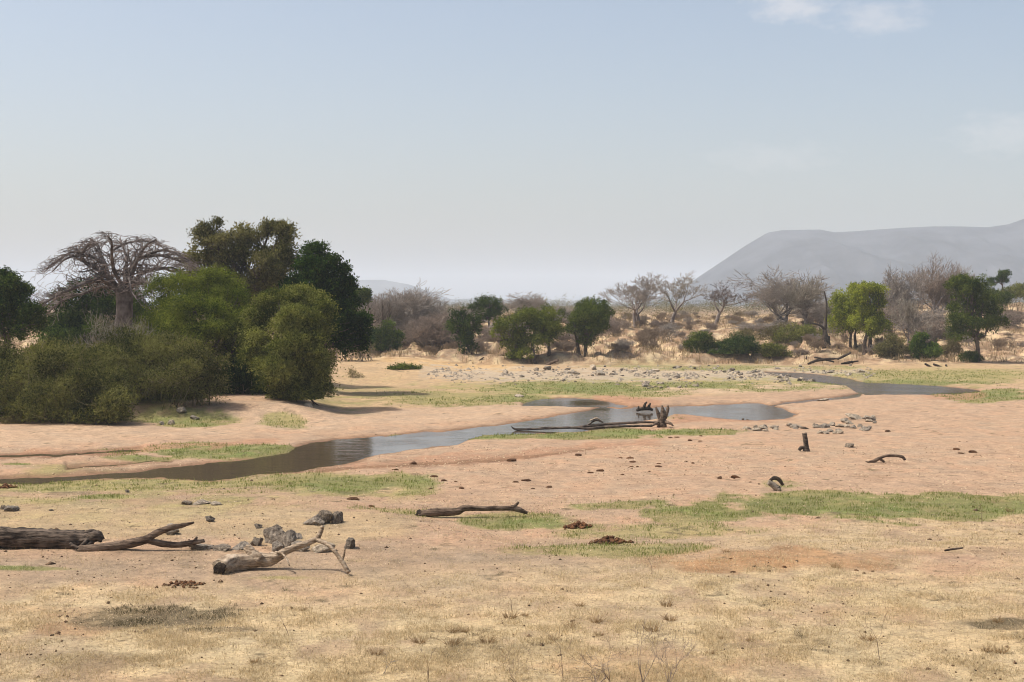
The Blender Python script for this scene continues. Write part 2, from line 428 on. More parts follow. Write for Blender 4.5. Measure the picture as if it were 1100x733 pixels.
def rock_mat(name, dark, light):
    t = NT(name)
    co = t.n('TexCoord').outputs['Object']
    oi = t.n('ObjectInfo').outputs['Random']
    n1 = t.noise(4., 7, co, .7); n2 = t.noise(22, 4, co)
    c = t.ramp(n1, [(.3, tuple(x * .55 for x in dark)), (.45, dark), (.62, light), (.8, tuple(min(1, x * 1.25) for x in light))])
    c = t.mixc(.6, c, t.ramp(n2, [(.3, .65), (.7, 1.2)]), 'MULTIPLY')
    c = t.mixc(1., c, t.ramp(oi, [(0., (.72, .72, .74)), (1., (1.12, 1.06, 1.0))]), 'MULTIPLY')
    p = t.n('BsdfPrincipled', Roughness=.9); p.inputs['Specular IOR Level'].default_value = .2
    t.l(c, p.inputs['Base Color'])
    b = t.n('Bump', Strength=1., Distance=.12); t.l(n1, b.inputs['Height']); t.l(b.outputs[0], p.inputs['Normal'])
    t.l(p.outputs[0], t.out.inputs[0]); return t.m

M = dict(
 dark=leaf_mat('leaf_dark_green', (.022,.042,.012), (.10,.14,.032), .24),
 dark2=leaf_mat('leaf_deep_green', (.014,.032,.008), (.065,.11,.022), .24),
 mid=leaf_mat('leaf_mid_green', (.035,.056,.011), (.165,.20,.04), .26),
 olive=leaf_mat('leaf_olive', (.06,.075,.018), (.30,.295,.085), .26),
 thicket=leaf_mat('leaf_thicket', (.04,.048,.016), (.25,.235,.08), .22),
 acacia=leaf_mat('leaf_acacia', (.05,.072,.012), (.25,.275,.05), .28),
 bright=leaf_mat('leaf_yellow_green', (.12,.145,.018), (.42,.43,.07), .4),
 fresh=leaf_mat('leaf_fresh_green', (.04,.08,.014), (.16,.22,.04), .3),
 brown=leaf_mat('leaf_brown_green', (.07,.07,.026), (.27,.235,.105), .26),
 scrub=leaf_mat('leaf_scrub', (.12,.10,.05), (.26,.215,.11), .24),
 bankgrass=leaf_mat('bank_grass', (.20,.145,.08), (.46,.355,.21), .25, (1, .95, .8)),
 burnt=leaf_mat('burnt_stubble', (.035,.03,.018), (.13,.11,.05), .2, (1, .95, .8)),
 drybush=twig_mat('dry_twigs', (.17,.12,.08), (.38,.29,.20)),
 thicktwig=twig_mat('olive_twigs', (.10,.085,.045), (.30,.25,.13)),
 dryred=twig_mat('dry_red_twigs', (.20,.155,.12), (.42,.335,.265)),
 greytwig=twig_mat('grey_twigs', (.21,.18,.15), (.48,.415,.35)),
 palestick=twig_mat('pale_twigs', (.22,.19,.15), (.5,.44,.35)),
 baotwig=twig_mat('baobab_twigs', (.10,.08,.072), (.36,.30,.26)),
 speck=twig_mat('speck', (.13,.08,.048), (.56,.44,.29)),
 darktwig=twig_mat('dark_twigs', (.06,.045,.035), (.14,.11,.085)),
 straw=leaf_mat('straw_blade', (.33,.245,.13), (.66,.54,.34), .25, (1, .95, .8)),
 green=leaf_mat('grass_blade', (.10,.125,.03), (.25,.27,.08), .3),
 tuft=leaf_mat('brown_grass', (.26,.165,.08), (.50,.35,.18), .2, (1, .95, .8)),
 bark=bark_mat('bark_brown', (.075,.055,.042), (.20,.155,.12), 3.),
 bark_grey=bark_mat('bark_grey', (.17,.14,.125), (.38,.33,.29), 2.),
 baobab=bark_mat('baobab_bark', (.06,.05,.045), (.22,.19,.17), 1.2),
 log_dark=bark_mat('log_dark', (.035,.026,.02), (.21,.16,.12), 11., (.22, 1, 1.8), 1.),
 log_mid=bark_mat('log_mid', (.065,.043,.03), (.26,.19,.135), 11., (.25, 1, 1.8), 1.),
 log_pale=bark_mat('log_pale', (.22,.16,.105), (.56,.45,.33), 9., (.3, 1, 1.7), 1.),
 charred_and_shade=bark_mat('charred_wood_and_shade', (.028,.021,.017), (.10,.075,.055), 9., (1, 1, 1), .8),
 rock_dark=rock_mat('rock_dark', (.15,.125,.095), (.35,.295,.225)),
 rock_grey=rock_mat('rock_grey', (.24,.205,.16), (.48,.415,.33)),
 rock_pale=rock_mat('rock_pale', (.33,.28,.21), (.56,.48,.37)),
 dung=rock_mat('dung', (.10,.045,.02), (.22,.105,.045)),
 clod=rock_mat('clod', (.10,.065,.04), (.22,.145,.09)),
)

# ------------------------------------------------------------------ sky, sun, haze, camera
SUN_EL, SUN_AZ = math.radians(58), math.radians(-89)     # azimuth from +Y, clockwise
world = bpy.data.worlds.new('World'); scene.world = world; world.use_nodes = True
wt = world.node_tree; wt.nodes.clear()
def wn(typ, **kw):
    nd = wt.nodes.new('ShaderNode' + typ)
    for k, v in kw.items():
        if k in nd.inputs.keys(): nd.inputs[k].default_value = v
        else: setattr(nd, k, v)
    return nd
sky = wn('TexSky', sky_type='NISHITA'); sky.sun_disc = False
sky.sun_elevation = SUN_EL; sky.sun_rotation = SUN_AZ
sky.altitude = 800; sky.air_density = 1.0; sky.dust_density = 6.5; sky.ozone_density = 1.0
tc = wn('TexCoord'); sep = wn('SeparateXYZ'); wt.links.new(tc.outputs['Generated'], sep.inputs[0])
def wmath(op, a, b=None, c=None):
    nd = wn('Math', operation=op)
    for i, v in enumerate((a, b, c)):
        if v is None: continue
        if hasattr(v, 'is_output'): wt.links.new(v, nd.inputs[i])
        else: nd.inputs[i].default_value = v
    return nd.outputs[0]
az = wmath('ARCTAN2', sep.outputs[0], sep.outputs[1]); el = wmath('ARCSINE', sep.outputs[2])
cmb = wn('CombineXYZ'); wt.links.new(az, cmb.inputs[0]); wt.links.new(el, cmb.inputs[1])
mp = wn('Mapping'); mp.inputs['Scale'].default_value = (1, 2.2, 1); wt.links.new(cmb.outputs[0], mp.inputs[0])
cn = wn('TexNoise', Scale=55., Detail=7., Roughness=.62); wt.links.new(mp.outputs[0], cn.inputs['Vector'])
mask = None
for (cx, cy, rx, ry, s) in ((848,14,44,15,1.),(940,29,50,17,.75),(1085,153,60,22,.5),(830,172,70,16,.3)):
    a0, e0 = math.atan((cx - CX) / F), math.atan((HY - cy) / F)
    dx = wmath('MULTIPLY', wmath('SUBTRACT', az, a0), F / rx); dy = wmath('MULTIPLY', wmath('SUBTRACT', el, e0), F / ry)
    r = wmath('SQRT', wmath('ADD', wmath('MULTIPLY', dx, dx), wmath('MULTIPLY', dy, dy)))
    v = wmath('SUBTRACT', wmath('MULTIPLY_ADD', cn.outputs[0], 2.2, .05), r)
    v = wmath('MULTIPLY', wn_clamp := wmath('MINIMUM', wmath('MAXIMUM', wmath('MULTIPLY', v, 1.1), 0.), 1.), s)
    mask = v if mask is None else wmath('MAXIMUM', mask, v)
# clouds are thin and warm white over the hazy blue
SKYK = .15
cm = wn('Mix', data_type='RGBA'); cm.blend_type = 'MIX'
wt.links.new(wmath('MULTIPLY', mask, .38), cm.inputs[0])
tintn = wn('Mix', data_type='RGBA'); tintn.blend_type = 'MULTIPLY'; tintn.inputs[0].default_value = 1.
wt.links.new(sky.outputs[0], tintn.inputs[6]); tintn.inputs[7].default_value = (1.09, 1.01, .925, 1)
wt.links.new(tintn.outputs[2], cm.inputs[6]); cm.inputs[7].default_value = (5.6, 5.2, 5.0, 1)
bg = wn('Background', Strength=SKYK); wt.links.new(cm.outputs[2], bg.inputs['Color'])
wo = wn('OutputWorld'); wt.links.new(bg.outputs[0], wo.inputs[0])

sd = bpy.data.lights.new('sun', 'SUN'); sd.energy = 4.1; sd.angle = math.radians(.53); sd.color = (1., .955, .88)
so = bpy.data.objects.new('sun', sd); COL.objects.link(so)
sdir = Vector((math.sin(SUN_AZ) * math.cos(SUN_EL), math.cos(SUN_AZ) * math.cos(SUN_EL), math.sin(SUN_EL)))
so.rotation_euler = sdir.to_track_quat('Z', 'Y').to_euler(); so.location = (-60, 0, 90)

cam = bpy.data.cameras.new('camera'); cam.lens = 50; cam.sensor_width = 36; cam.shift_y = -(366.5 - HY) / 1100
cam.clip_start = .2; cam.clip_end = 30000
co = bpy.data.objects.new('camera', cam); COL.objects.link(co); co.location = (0, 0, H); co.rotation_euler = (math.pi / 2, 0, 0)
scene.camera = co
scene.view_settings.view_transform = 'Standard'; scene.view_settings.look = 'None'; scene.view_settings.gamma = 1
scene.view_settings.exposure = 0.28
scene.render.engine = 'CYCLES'
cy = scene.cycles
cy.use_denoising = True; cy.denoiser = 'OPENIMAGEDENOISE'; cy.denoising_input_passes = 'RGB_ALBEDO_NORMAL'; cy.denoising_prefilter = 'ACCURATE'
cy.max_bounces = 5; cy.diffuse_bounces = 3; cy.glossy_bounces = 2; cy.transmission_bounces = 3; cy.volume_bounces = 2; cy.transparent_max_bounces = 6
cy.sample_clamp_indirect = 4
cy.pixel_filter_type = 'BLACKMAN_HARRIS'; cy.filter_width = 1.05

def haze():
    x, y0, y1, z0, z1 = 7000, -150, 9900, -1.9, 215
    v = [(-x,y0,z0),(x,y0,z0),(x,y1,z0),(-x,y1,z0),(-x,y0,z1),(x,y0,z1),(x,y1,z1),(-x,y1,z1)]
    f = [(0,3,2,1),(4,5,6,7),(0,1,5,4),(1,2,6,5),(2,3,7,6),(3,0,4,7)]
    t = NT('haze_air')
    p = t.n('VolumePrincipled', Density=2.35e-4, Anisotropy=0.); p.inputs['Color'].default_value = (.79, .885, .985, 1)
    t.l(p.outputs[0], t.out.inputs['Volume'])
    tag(link('haze', mesh_np('haze', v, f, t.m)), kind='stuff')
haze()

# ------------------------------------------------------------------ ground sheet, river, hills
def build_ground():
    Ys = np.concatenate([np.arange(-40, 19, 1.5), F * H / np.arange(840, 394, -.55) - HY * 0,])
    pyr = np.arange(760, 396, -.55)
    Ys = np.concatenate([np.arange(-40, 21, 1.5), [22.0], F * H / (pyr - HY)])
    Ys = np.concatenate([Ys, np.arange(146.5, 215, .35), np.arange(215, 330, 1.), np.geomspace(330, 9600, 70)])
    nc = 620
    u = np.linspace(-1, 1, nc)
    W = .5 * np.sqrt(Ys ** 2 + 25 ** 2)
    X = u[None, :] * W[:, None]; Y = np.repeat(Ys[:, None], nc, 1)
    Z = ground_z(X, Y); zz = zones(X, Y); col = np.concatenate([zz[0], zz[1][..., None]], -1)
    v = np.stack([X, Y, Z], -1).reshape(-1, 3)
    nr = len(Ys)
    i = (np.arange(nr - 1)[:, None] * nc + np.arange(nc - 1)[None, :]).ravel()
    f = np.stack([i, i + 1, i + nc + 1, i + nc], -1)
    tag(link('ground', mesh_np('ground', v, f, ground_mat(), smooth=True, col=col.reshape(-1, 4))), kind='structure')
build_ground()
v = [(-60,46,-.12),(45,46,-.12),(90,175,-.12),(-60,175,-.12)]
tag(link('river', mesh_np('river', v, [(0,1,2,3)], water_mat())), kind='structure')

def hill(name, prof, Y0, depth, seed, c):
    prof = np.array(prof, float)
    xs = np.linspace(prof[0, 0], prof[-1, 0], 260); top = np.interp(xs, prof[:, 0], prof[:, 1])
    Xw = (xs - CX) * Y0 / F; zt = np.maximum((HY - top) * Y0 / F + H, 0)
    ts = np.linspace(-1, 1, 60)
    V = []
    for t in ts:
        fall = 1 - abs(t) ** 1.3
        Yr = Y0 + t * depth
        rid = fbm(Xw / (Y0 * .03), np.full_like(Xw, t * 2.2), seed, 5) - .5
        z = zt * np.clip(fall + rid * .75 * (1 - fall) * fall * 3, 0, 1.0) + 1 - 2 * (abs(t) == 1)
        k = 1 if t <= 0 else 1
        V.append(np.stack([Xw * (1 + t * depth / Y0 * 0), np.full_like(Xw, Yr), z], -1))
    V = np.array(V); nr, nc = V.shape[:2]
    i = (np.arange(nr - 1)[:, None] * nc + np.arange(nc - 1)[None, :]).ravel()
    f = np.stack([i, i + 1, i + nc + 1, i + nc], -1)
    t = NT(name)
    co = t.n('TexCoord').outputs['Object']
    n1 = t.noise(.009, 10, co, .72)
    p = t.n('BsdfPrincipled', Roughness=1.); p.inputs['Specular IOR Level'].default_value = 0
    t.l(t.ramp(n1, [(.38, tuple(x * .4 for x in c)), (.52, c), (.66, tuple(x * 1.6 for x in c))]), p.inputs['Base Color'])
    t.l(p.outputs[0], t.out.inputs[0])
    tag(link(name, mesh_np(name, V.reshape(-1, 3), f, t.m, smooth=True)), kind='structure')
hill('mountain', [(640,331),(690,327),(720,316),(745,302),(772,284),(800,265),(825,250),(840,247.5),(880,247),(895,250),(915,249),(940,247),(1000,243.5),(1030,243.5),(1060,244.5),(1085,241),(1105,234),(1180,226),(1300,238),(1420,275),(1500,320)], 3100, 700, 3, (.048,.050,.056))
hill('hills', [(240,327),(300,318),(345,305),(375,301),(412,301),(440,306),(465,315),(485,322),(510,321),(540,322),(570,325),(640,329)], 5000, 600, 9, (.08,.085,.085))

# ------------------------------------------------------------------ plants
def wob3(P, seed, wl):
    rg = np.random.default_rng(seed); g = 0
    for i in range(5):
        k = rg.normal(size=3); k *= 2 * math.pi / (wl * (.7 + .8 * rg.random())) / np.linalg.norm(k)
        g = g + np.sin(P @ k + rg.random() * 6.28)
    return g / 2.2

def sprays(seed, lobes, n, L, leaf, k=8, up=.35, droop=0., rlo=.35, spread=.6, jit=.12, aspect=.5, thr=-1.2, clump=1.5, lump=.14, top=0., sub=7, core=.12):
    """lobes: (centre xyz, radii xyz); short leafy sprays spread through their volume"""
    rg = np.random.default_rng(seed)
    C = np.array([l[0] for l in lobes], float); R = np.array([l[1] for l in lobes], float)
    w = (R[:, 0] * R[:, 2] + R[:, 0] * R[:, 1] + R[:, 1] * R[:, 2]); w = w / w.sum()
    if sub: L = L * .5
    if sub:                                     # each lobe carries smaller clumps
        nC = len(C); CC, RR_, WW = [C], [R * (.5 if core < .2 else .74)], [w * core]
        ns = sub; dd = unit(rg.normal(size=(len(C), ns, 3))); dd[..., 2] = np.where(rg.random(dd.shape[:2]) < .5, np.abs(dd[..., 2]), dd[..., 2])
        fr = rg.uniform(.24, .48, (len(C), ns, 1))
        CC.append((C[:, None] + dd * R[:, None] * (rg.uniform(.84, 1.16, fr.shape) - fr * .45)).reshape(-1, 3)); RR_.append((R[:, None] * fr * np.array([1.1, 1.1, .6])).reshape(-1, 3))
        q = (fr[..., 0] ** 2); q = q / q.sum(1, keepdims=True); WW.append((w[:, None] * (1 - core) * q).ravel())
        C, R, w = np.concatenate(CC), np.concatenate(RR_), np.concatenate(WW); w = w / w.sum()
    idx = rg.choice(len(C), n, p=w)
    d = unit(rg.normal(size=(n, 3)))
    if top: d[:, 2] = np.where((d[:, 2] < 0) & (rg.random(n) < top), -d[:, 2], d[:, 2])
    r = np.sqrt(rlo ** 2 + (1 - rlo ** 2) * rg.random(n))
    P0 = C[idx] + d * R[idx]
    g0 = wob3(P0, seed + 1, clump * 1.6)
    r = r * (1 + lump * g0)
    P = C[idx] + d * R[idx] * r[:, None]
    keep = wob3(P, seed + 2, clump) > (thr if not sub else max(thr, -.95))
    if sub: keep |= idx < nC                     # the inside stays closed
    P, d, idx = P[keep], d[keep], idx[keep]; n = len(P)
    out = unit(d / R[idx])
    dv = unit(out + np.array([0, 0, up]) + spread * rg.normal(size=(n, 3)))
    Ls = L * (.5 + rg.random(n))
    t = (np.arange(k) + .5) / k
    pos = P[:, None] + dv[:, None] * (Ls[:, None] * t)[..., None]
    pos[..., 2] -= droop * Ls[:, None] * t ** 2
    pos += rg.normal(size=pos.shape) * jit * leaf * 4
    sub_t = rg.normal(size=len(C))[idx] * .16
    tint = np.clip(.46 + sub_t[:, None] + .30 * rg.normal(size=n)[:, None] + .16 * rg.normal(size=(n, k)) + .16 * wob3(P, seed + 3, clump * 2)[:, None], 0, 1)
    pos = pos.reshape(-1, 3); m = len(pos)
    ax = unit(np.repeat(dv, k, 0) + .9 * rg.normal(size=(m, 3)))
    nn = unit(.75 * rg.normal(size=(m, 3)) + np.repeat(unit(.6 * out + .5 * rg.normal(size=(n, 3)) + np.array([0, 0, .9])), k, 0) * 1.1)
    b = np.cross(ax, nn); b = unit(b)
    s = (leaf * (.6 + .8 * rg.random(m)))[:, None]
    v = np.stack([pos, pos + ax * s * .5 + b * s * aspect * .5, pos + ax * s, pos + ax * s * .5 - b * s * aspect * .5], 1).reshape(-1, 3)
    f = np.arange(4 * m).reshape(-1, 4)
    tw = (P - dv * Ls[:, None] * .3, P + dv * Ls[:, None] * .9)
    return v, f, np.repeat(tint.ravel(), 4), tw

def lobes_px(lobes, Y, depth=.8):
    out = []
    for l in lobes:
        cx, cyy, rx, ry = l[:4]; dy = l[4] if len(l) > 4 else 0
        c = at(cx, cyy, Y + dy); k = (Y + dy) / F
        out.append((c, (rx * k, max(rx, ry * .8) * k * depth, ry * k)))
    return out

def foliage_mesh(name, seed, lobes, mat, loc, n, L, leaf, twigs=0, floor=None, **kw):
    v, f, t, tw = sprays(seed, lobes, n, L, leaf, **kw)
    if floor is not None:                      # nothing below the ground
        q = v.reshape(-1, 4, 3); ok = q[..., 2].min(1) > floor
        v = q[ok].reshape(-1, 3); t = t.reshape(-1, 4)[ok].ravel(); f = np.arange(len(v)).reshape(-1, 4)
    return mesh_np(name, v - np.asarray(loc), f, M[mat], t)

def limb_path(a, b, rg, sag=.15):
    a = np.asarray(a, float); b = np.asarray(b, float); L = np.linalg.norm(b - a)
    m1 = a * .65 + b * .35 + rg.normal(size=3) * L * .06 + np.array([0, 0, L * sag * .4]); m2 = a * .3 + b * .7 + rg.normal(size=3) * L * .06
    return [a, m1, m2, b]

def leafy_tree(name, label, cat, Y, px, lobes, mat, n, L=.8, leaf=.16, trunks=None, tr=.22, seed=1, group=None, barkm='bark', limbs=True, crown='crown', **kw):
    """trunk with limbs up to every lobe of the crown, crown of leafy sprays"""
    rg = np.random.default_rng(seed + 100)
    X = (px - CX) * Y / F; gz = float(ground_z(np.array([X]), np.array([Y]))[0]); loc = (X, Y, gz)
    lb = lobes_px(lobes, Y, kw.pop('depth', .8))
    root = thing(name, label, cat, loc, group)
    g = Geo()
    tks = trunks or [(px, 0, None)]
    tops = []
    low = min(c[2] - r[2] * .55 for c, r in lb)
    for i, tk in enumerate(tks):
        bx = (tk[0] - CX) * Y / F; by = Y + tk[1]; bz = float(ground_z(np.array([bx]), np.array([by]))[0]) - .15
        tx = ((tk[2] if tk[2] is not None else tk[0]) - CX) * Y / F
        tz = max(low, bz + 1.0) if tk[2] is None or len(tk) < 4 else at(0, tk[3], Y)[2]
        b = np.array([bx, by, bz]); tp = np.array([tx, by, tz]); mid = (b + tp) / 2 + np.array([rg.normal() * .12, 0, 0])
        r0 = tr * (tk[4] if len(tk) > 4 else 1)
        g.add(*tube([b, b * .75 + mid * .25, mid, tp], [r0 * 1.5, r0 * 1.05, r0 * .9, r0 * .75], 10, 4, .12, seed + i))
        tops.append((tp, r0 * .75))
    if limbs:
        for j, (c, r) in enumerate(lb):
            tp, r0 = min(tops, key=lambda q: np.linalg.norm(q[0] - c))
            e = c + np.array([0, 0, r[2] * .3])
            g.add(*tube(limb_path(tp - np.array([0, 0, .1]), e, rg), [r0 * .8, r0 * .55, r0 * .4, r0 * .15], 6, 3, .05, seed + j))
            for q in range(5):
                e2 = c + unit(rg.normal(size=3)) * np.array(r) * .8
                g.add(*tube(limb_path(c * .6 + tp * .4, e2, rg), [r0 * .35, r0 * .25, r0 * .18, r0 * .06], 4, 2))
    link('trunk', geo_to_mesh('trunk', g, M[barkm], loc), root)
    link(crown, foliage_mesh(crown, seed, lb, mat, loc, n, L, leaf, floor=gz + .02, **kw), root)
    return root

def shrub(name, label, cat, Y, px, lobes, mat, n, L=.8, leaf=.14, seed=1, group=None, stems=26, stemm='thicktwig', sr=.03, hair=0, **kw):
    rg = np.random.default_rng(seed + 50)
    X = (px - CX) * Y / F; gz = float(ground_z(np.array([X]), np.array([Y]))[0]); loc = (X, Y, gz)
    lb = lobes_px(lobes, Y, kw.pop('depth', .8)); kw.setdefault('core', .38)
    root = thing(name, label, cat, loc, group)
    g = Geo()
    for i in range(stems):
        c, r = lb[rg.integers(len(lb))]
        d = unit(rg.normal(size=3)); d[2] = abs(d[2]) * .8
        e = c + d * np.array(r) * (.75 + .35 * rg.random())
        bb = np.array([c[0] + rg.normal() * r[0] * .3, c[1] + rg.normal() * r[1] * .3, 0]); bb[2] = float(ground_z(bb[0:1], bb[1:2])[0]) - .05
        rr = sr * (.6 + .8 * rg.random())
        v, f = tube(limb_path(bb, e, rg, .5), [rr, rr * .8, rr * .55, rr * .2], 4, 3); g.add(v, f, rg.random())
    link('stems', geo_to_mesh('stems', g, M[stemm], loc), root)
    v, f, t, tw = sprays(seed, lb, n, L, leaf, **kw)
    q = v.reshape(-1, 4, 3); ok = q[..., 2].min(1) > gz + .01
    link('foliage', mesh_np('foliage', q[ok].reshape(-1, 3) - np.asarray(loc), np.arange(ok.sum() * 4).reshape(-1, 4), M[mat], t.reshape(-1, 4)[ok].ravel()), root)
    if hair >= 300:                             # bare twigs sticking out of the leaves
        sel = rg.choice(len(tw[0]), min(hair, len(tw[0])), replace=False)
        a, b = tw[0][sel], tw[1][sel]; b = b + (b - a) * .5
        ok = np.minimum(a[:, 2], b[:, 2]) > gz
        rr = np.full(ok.sum(), .009)
        v, f = seg_geo(a[ok], b[ok], rr, rr * .4, 3)
        link('twigs', mesh_np('twigs', v - np.asarray(loc), f, M[stemm], np.repeat(rg.random(ok.sum()), 6)), root)
    return root

def grow(seed, levels=6, n0=1, ratio=.76, spread=.55, trop=.12, wob=.16, r0=.2, rr=.66, kids=(2, 3), L0=2.2, spray=0., twig=.006, flat=0., lean=(0, 0), one=False):
    rg = np.random.default_rng(seed)
    segs = []; stack = []; ofs = 0. if one else .25
    for i in range(n0):
        d = unit(np.array([lean[0] + rg.normal() * .22 * (n0 > 1), lean[1] + rg.normal() * .22 * (n0 > 1), 1.]))
        stack.append((np.array([rg.normal() * ofs * (n0 > 1), rg.normal() * ofs * (n0 > 1), 0]), d, L0 * (.85 + .3 * rg.random()), r0 * (.7 + .4 * rg.random()) if n0 > 1 else r0, 0))
    while stack:
        p, d, L, r, lv = stack.pop()
        ns = 3 if lv < 3 else 2
        for q in range(ns):
            d = unit(d + rg.normal(size=3) * wob + np.array([0, 0, trop * .4]))
            p2 = p + d * L / ns; r2 = r * (.9 if ns == 3 else .85)
            segs.append((p, p2, r, r2, lv)); p, r = p2, r2
            if lv >= 2 and lv < levels and rg.random() < .45:
                nd = unit(d + rg.normal(size=3) * spread * 1.2); stack.append((p, nd, L * ratio * .7, r * .5, lv + 1 + (rg.random() < .4)))
        if lv < levels:
            for q in range(rg.integers(kids[0], kids[1] + 1)):
                dd = rg.normal(size=3) * spread; dd[2] *= (1 - flat)
                nd = unit(d * (1 - .25 * flat) + dd + np.array([0, 0, trop]))
                stack.append((p, nd, L * ratio * (.75 + .5 * rg.random()), max(r * rr, twig), lv + 1))
    P0 = np.array([s[0] for s in segs]); P1 = np.array([s[1] for s in segs])
    R0 = np.maximum([s[2] for s in segs], twig); R1 = np.maximum([s[3] for s in segs], twig * .6); LV = np.array([s[4] for s in segs])
    return P0, P1, R0, R1, LV

def fit(P0, P1, W, Ht):
    """scale a grown skeleton to a wanted spread and height"""
    A = np.concatenate([P0, P1])
    lo, hi = np.percentile(A[:, 0], .5), np.percentile(A[:, 0], 99.5)
    sx = W / (hi - lo); sz = Ht / np.percentile(A[:, 2], 99.7); S = np.array([sx, sx, sz])
    off = np.array([-(lo + hi) / 2 * 0, 0, 0])
    return P0 * S + off, P1 * S + off

def bare_tree(name, label, cat, Y, px, top, w, seed=1, group=None, mat='bark_grey', tw='greytwig', split=2, r0=.2, sink=.15, yoff=0, **kw):
    kw['kids'] = (3, 3); kw['levels'] = min(kw.get('levels', 6), 6); kw.setdefault('ratio', .82); kw.setdefault('trop', .16); w *= 1.12; r0 *= 1.25
    X = (px - CX) * Y / F; gz = float(ground_z(np.array([X]), np.array([Y]))[0]) - sink; loc = (X, Y, gz)
    Ht = at(px, top, Y)[2] - gz; W = w * Y / F
    P0, P1, R0, R1, LV = grow(seed, r0=r0, **kw)
    P0, P1 = fit(P0, P1, W, Ht)
    root = thing(name, label, cat, loc, group)
    m = LV <= split
    rg = np.random.default_rng(seed)
    v, f = seg_geo(P0[m], P1[m], R0[m], R1[m], 8)
    link('trunk', mesh_np('trunk', v, f, M[mat], np.full(len(v), .5), True), root)
    v, f = seg_geo(P0[~m], P1[~m], R0[~m], R1[~m], 3)
    link('crown', mesh_np('crown', v, f, M[tw], np.repeat(rg.random(len(P0[~m])), 6)), root)
    return root

# ---- the left group, from the river's edge backwards
shrub('shrub', 'broad dark olive thicket at the left edge, its skirt hanging over the sandy bank', 'shrub', 80, 62,
      [(30,415,44,45),(78,420,52,44),(104,438,38,24,-2),(8,405,34,38,3),(58,396,36,30,2),(-38,410,40,42,2),(52,445,40,18,-1),(92,450,40,14,-2),(10,438,40,20,1)], 'thicket', 16500, 1.15, .15, seed=11, core=.15, sub=11, aspect=.3, up=.45, droop=.35, spread=.7, hair=700, stems=60, rlo=.5, clump=1.3, thr=-1., k=9)
shrub('shrub', 'brown olive thicket of fine arching twigs right of the left-edge thicket', 'shrub', 83, 170,
      [(148,392,44,32,1),(192,398,40,26,-.5),(128,388,34,30,2),(218,412,18,18,0),(172,378,32,22,2),(160,432,36,18,4),(200,434,26,16,4)], 'thicket', 13500, 1.15, .14, seed=12, core=.15, sub=11, aspect=.3, up=.5, droop=.45, spread=.75, hair=900, stems=60, rlo=.5, clump=1.2, thr=-.9, k=8)
shrub('dry_bush', 'pale leafless brush between the two olive thickets under the baobab', 'bush', 87, 118,
      [(112,366,28,22),(146,360,22,18),(95,382,22,20),(150,374,32,20),(130,360,18,16)], 'scrub', 900, .8, .07, seed=13, up=.9, spread=.55, stems=150, stemm='palestick', sr=.018, hair=2600, k=5)
leafy_tree('acacia', 'fine-leaved green acacia with a rounded dome beside the baobab trunk', 'tree', 94, 226,
      [(190,312,26,15,1),(222,306,28,14,2),(250,320,22,14,1),(170,334,20,16,1),(204,332,32,18,-1),(240,342,28,18,-1),(268,350,18,18,0),(180,360,26,18,0),(218,364,34,18,-2),(256,374,24,18,-1),(196,390,34,22,0),(236,396,34,22,0),(262,394,18,20,1)], 'acacia', 16500, 1.15, .15, tr=.25, seed=14, aspect=.28, up=.25, droop=.1, spread=.75, rlo=.5, clump=1.5, thr=-1.0, k=9, depth=.9)
leafy_tree('willow_like_tree', 'light olive tree whose drooping branches sweep to the ground above the sandbank', 'tree', 88, 310,
      [(300,326,22,13,1),(326,322,20,12,2),(344,336,15,11,1),(276,344,20,16,1),(306,348,26,16,-1),(338,358,18,14,0),(284,372,22,17,0),(318,376,24,16,-2),(342,384,14,14,0),(300,396,22,16,-2),(332,406,20,15,-1),(346,414,11,11,0),(318,424,20,13,-2),(338,432,14,9,-1),(296,416,14,13,-1)], 'olive', 16500, 1.1, .16, tr=.28, seed=15, aspect=.34, up=.05, droop=.5, spread=.6, rlo=.5, clump=1.5, thr=-1., k=9, depth=.9)
leafy_tree('dark_tree', 'tall dense dark green tree at the right end of the left clump', 'tree', 104, 345,
      [(338,276,17,12),(326,294,20,14,-1),(352,292,18,15,-1),(336,310,24,16,-1),(362,314,18,17),(344,330,26,18,-1),(370,334,20,18,1),(330,340,22,24,1),(354,352,26,18,-1),(382,348,14,14,2),(372,364,22,15,1),(388,368,10,12,2),(320,320,18,24,1)], 'dark2', 12000, .8, .19, tr=.35, seed=16, up=.3, droop=.2, spread=.7, rlo=.45, clump=1.4, thr=-1., lump=.18)
leafy_tree('tall_tree', 'tallest tree of the left clump, brownish green with ragged twin tops', 'tree', 114, 270,
      [(224,250,17,13),(231,266,20,13,-1),(262,262,24,15),(290,250,18,11),(306,256,14,13,-1),(300,272,20,14,-1),(252,280,26,14,-1),(282,288,24,15,-2),(216,280,20,13,1),(308,290,14,18,-1),(240,300,28,16,-1),(276,310,30,18,-1),(306,318,26,22,1),(214,300,22,14,1),(250,328,44,20)], 'brown', 13500, .9, .18, tr=.45, seed=17, up=.35, droop=.15, spread=.8, rlo=.4, clump=1.6, thr=-.75, lump=.22)
leafy_tree('dark_tree', 'dark rounded tree directly behind the spreading baobab branches', 'tree', 122, 92,
      [(88,335,40,34),(70,350,30,24,-1),(112,345,32,34),(95,362,44,24,-2),(152,338,26,34),(165,352,26,30)], 'dark', 9500, .8, .18, tr=.3, seed=18, up=.3, spread=.7, rlo=.45, clump=1.5, thr=-1.)
leafy_tree('dark_tree', 'dark green tree cut by the left frame edge above the olive thicket', 'tree', 100, 8,
      [(4,318,28,28),(22,332,20,24),(-6,345,34,28),(26,352,20,22,-1),(-40,330,30,36)], 'dark', 8500, .75, .17, tr=.3, seed=19, up=.35, spread=.75, rlo=.45, clump=1.3, thr=-.9, lump=.2)

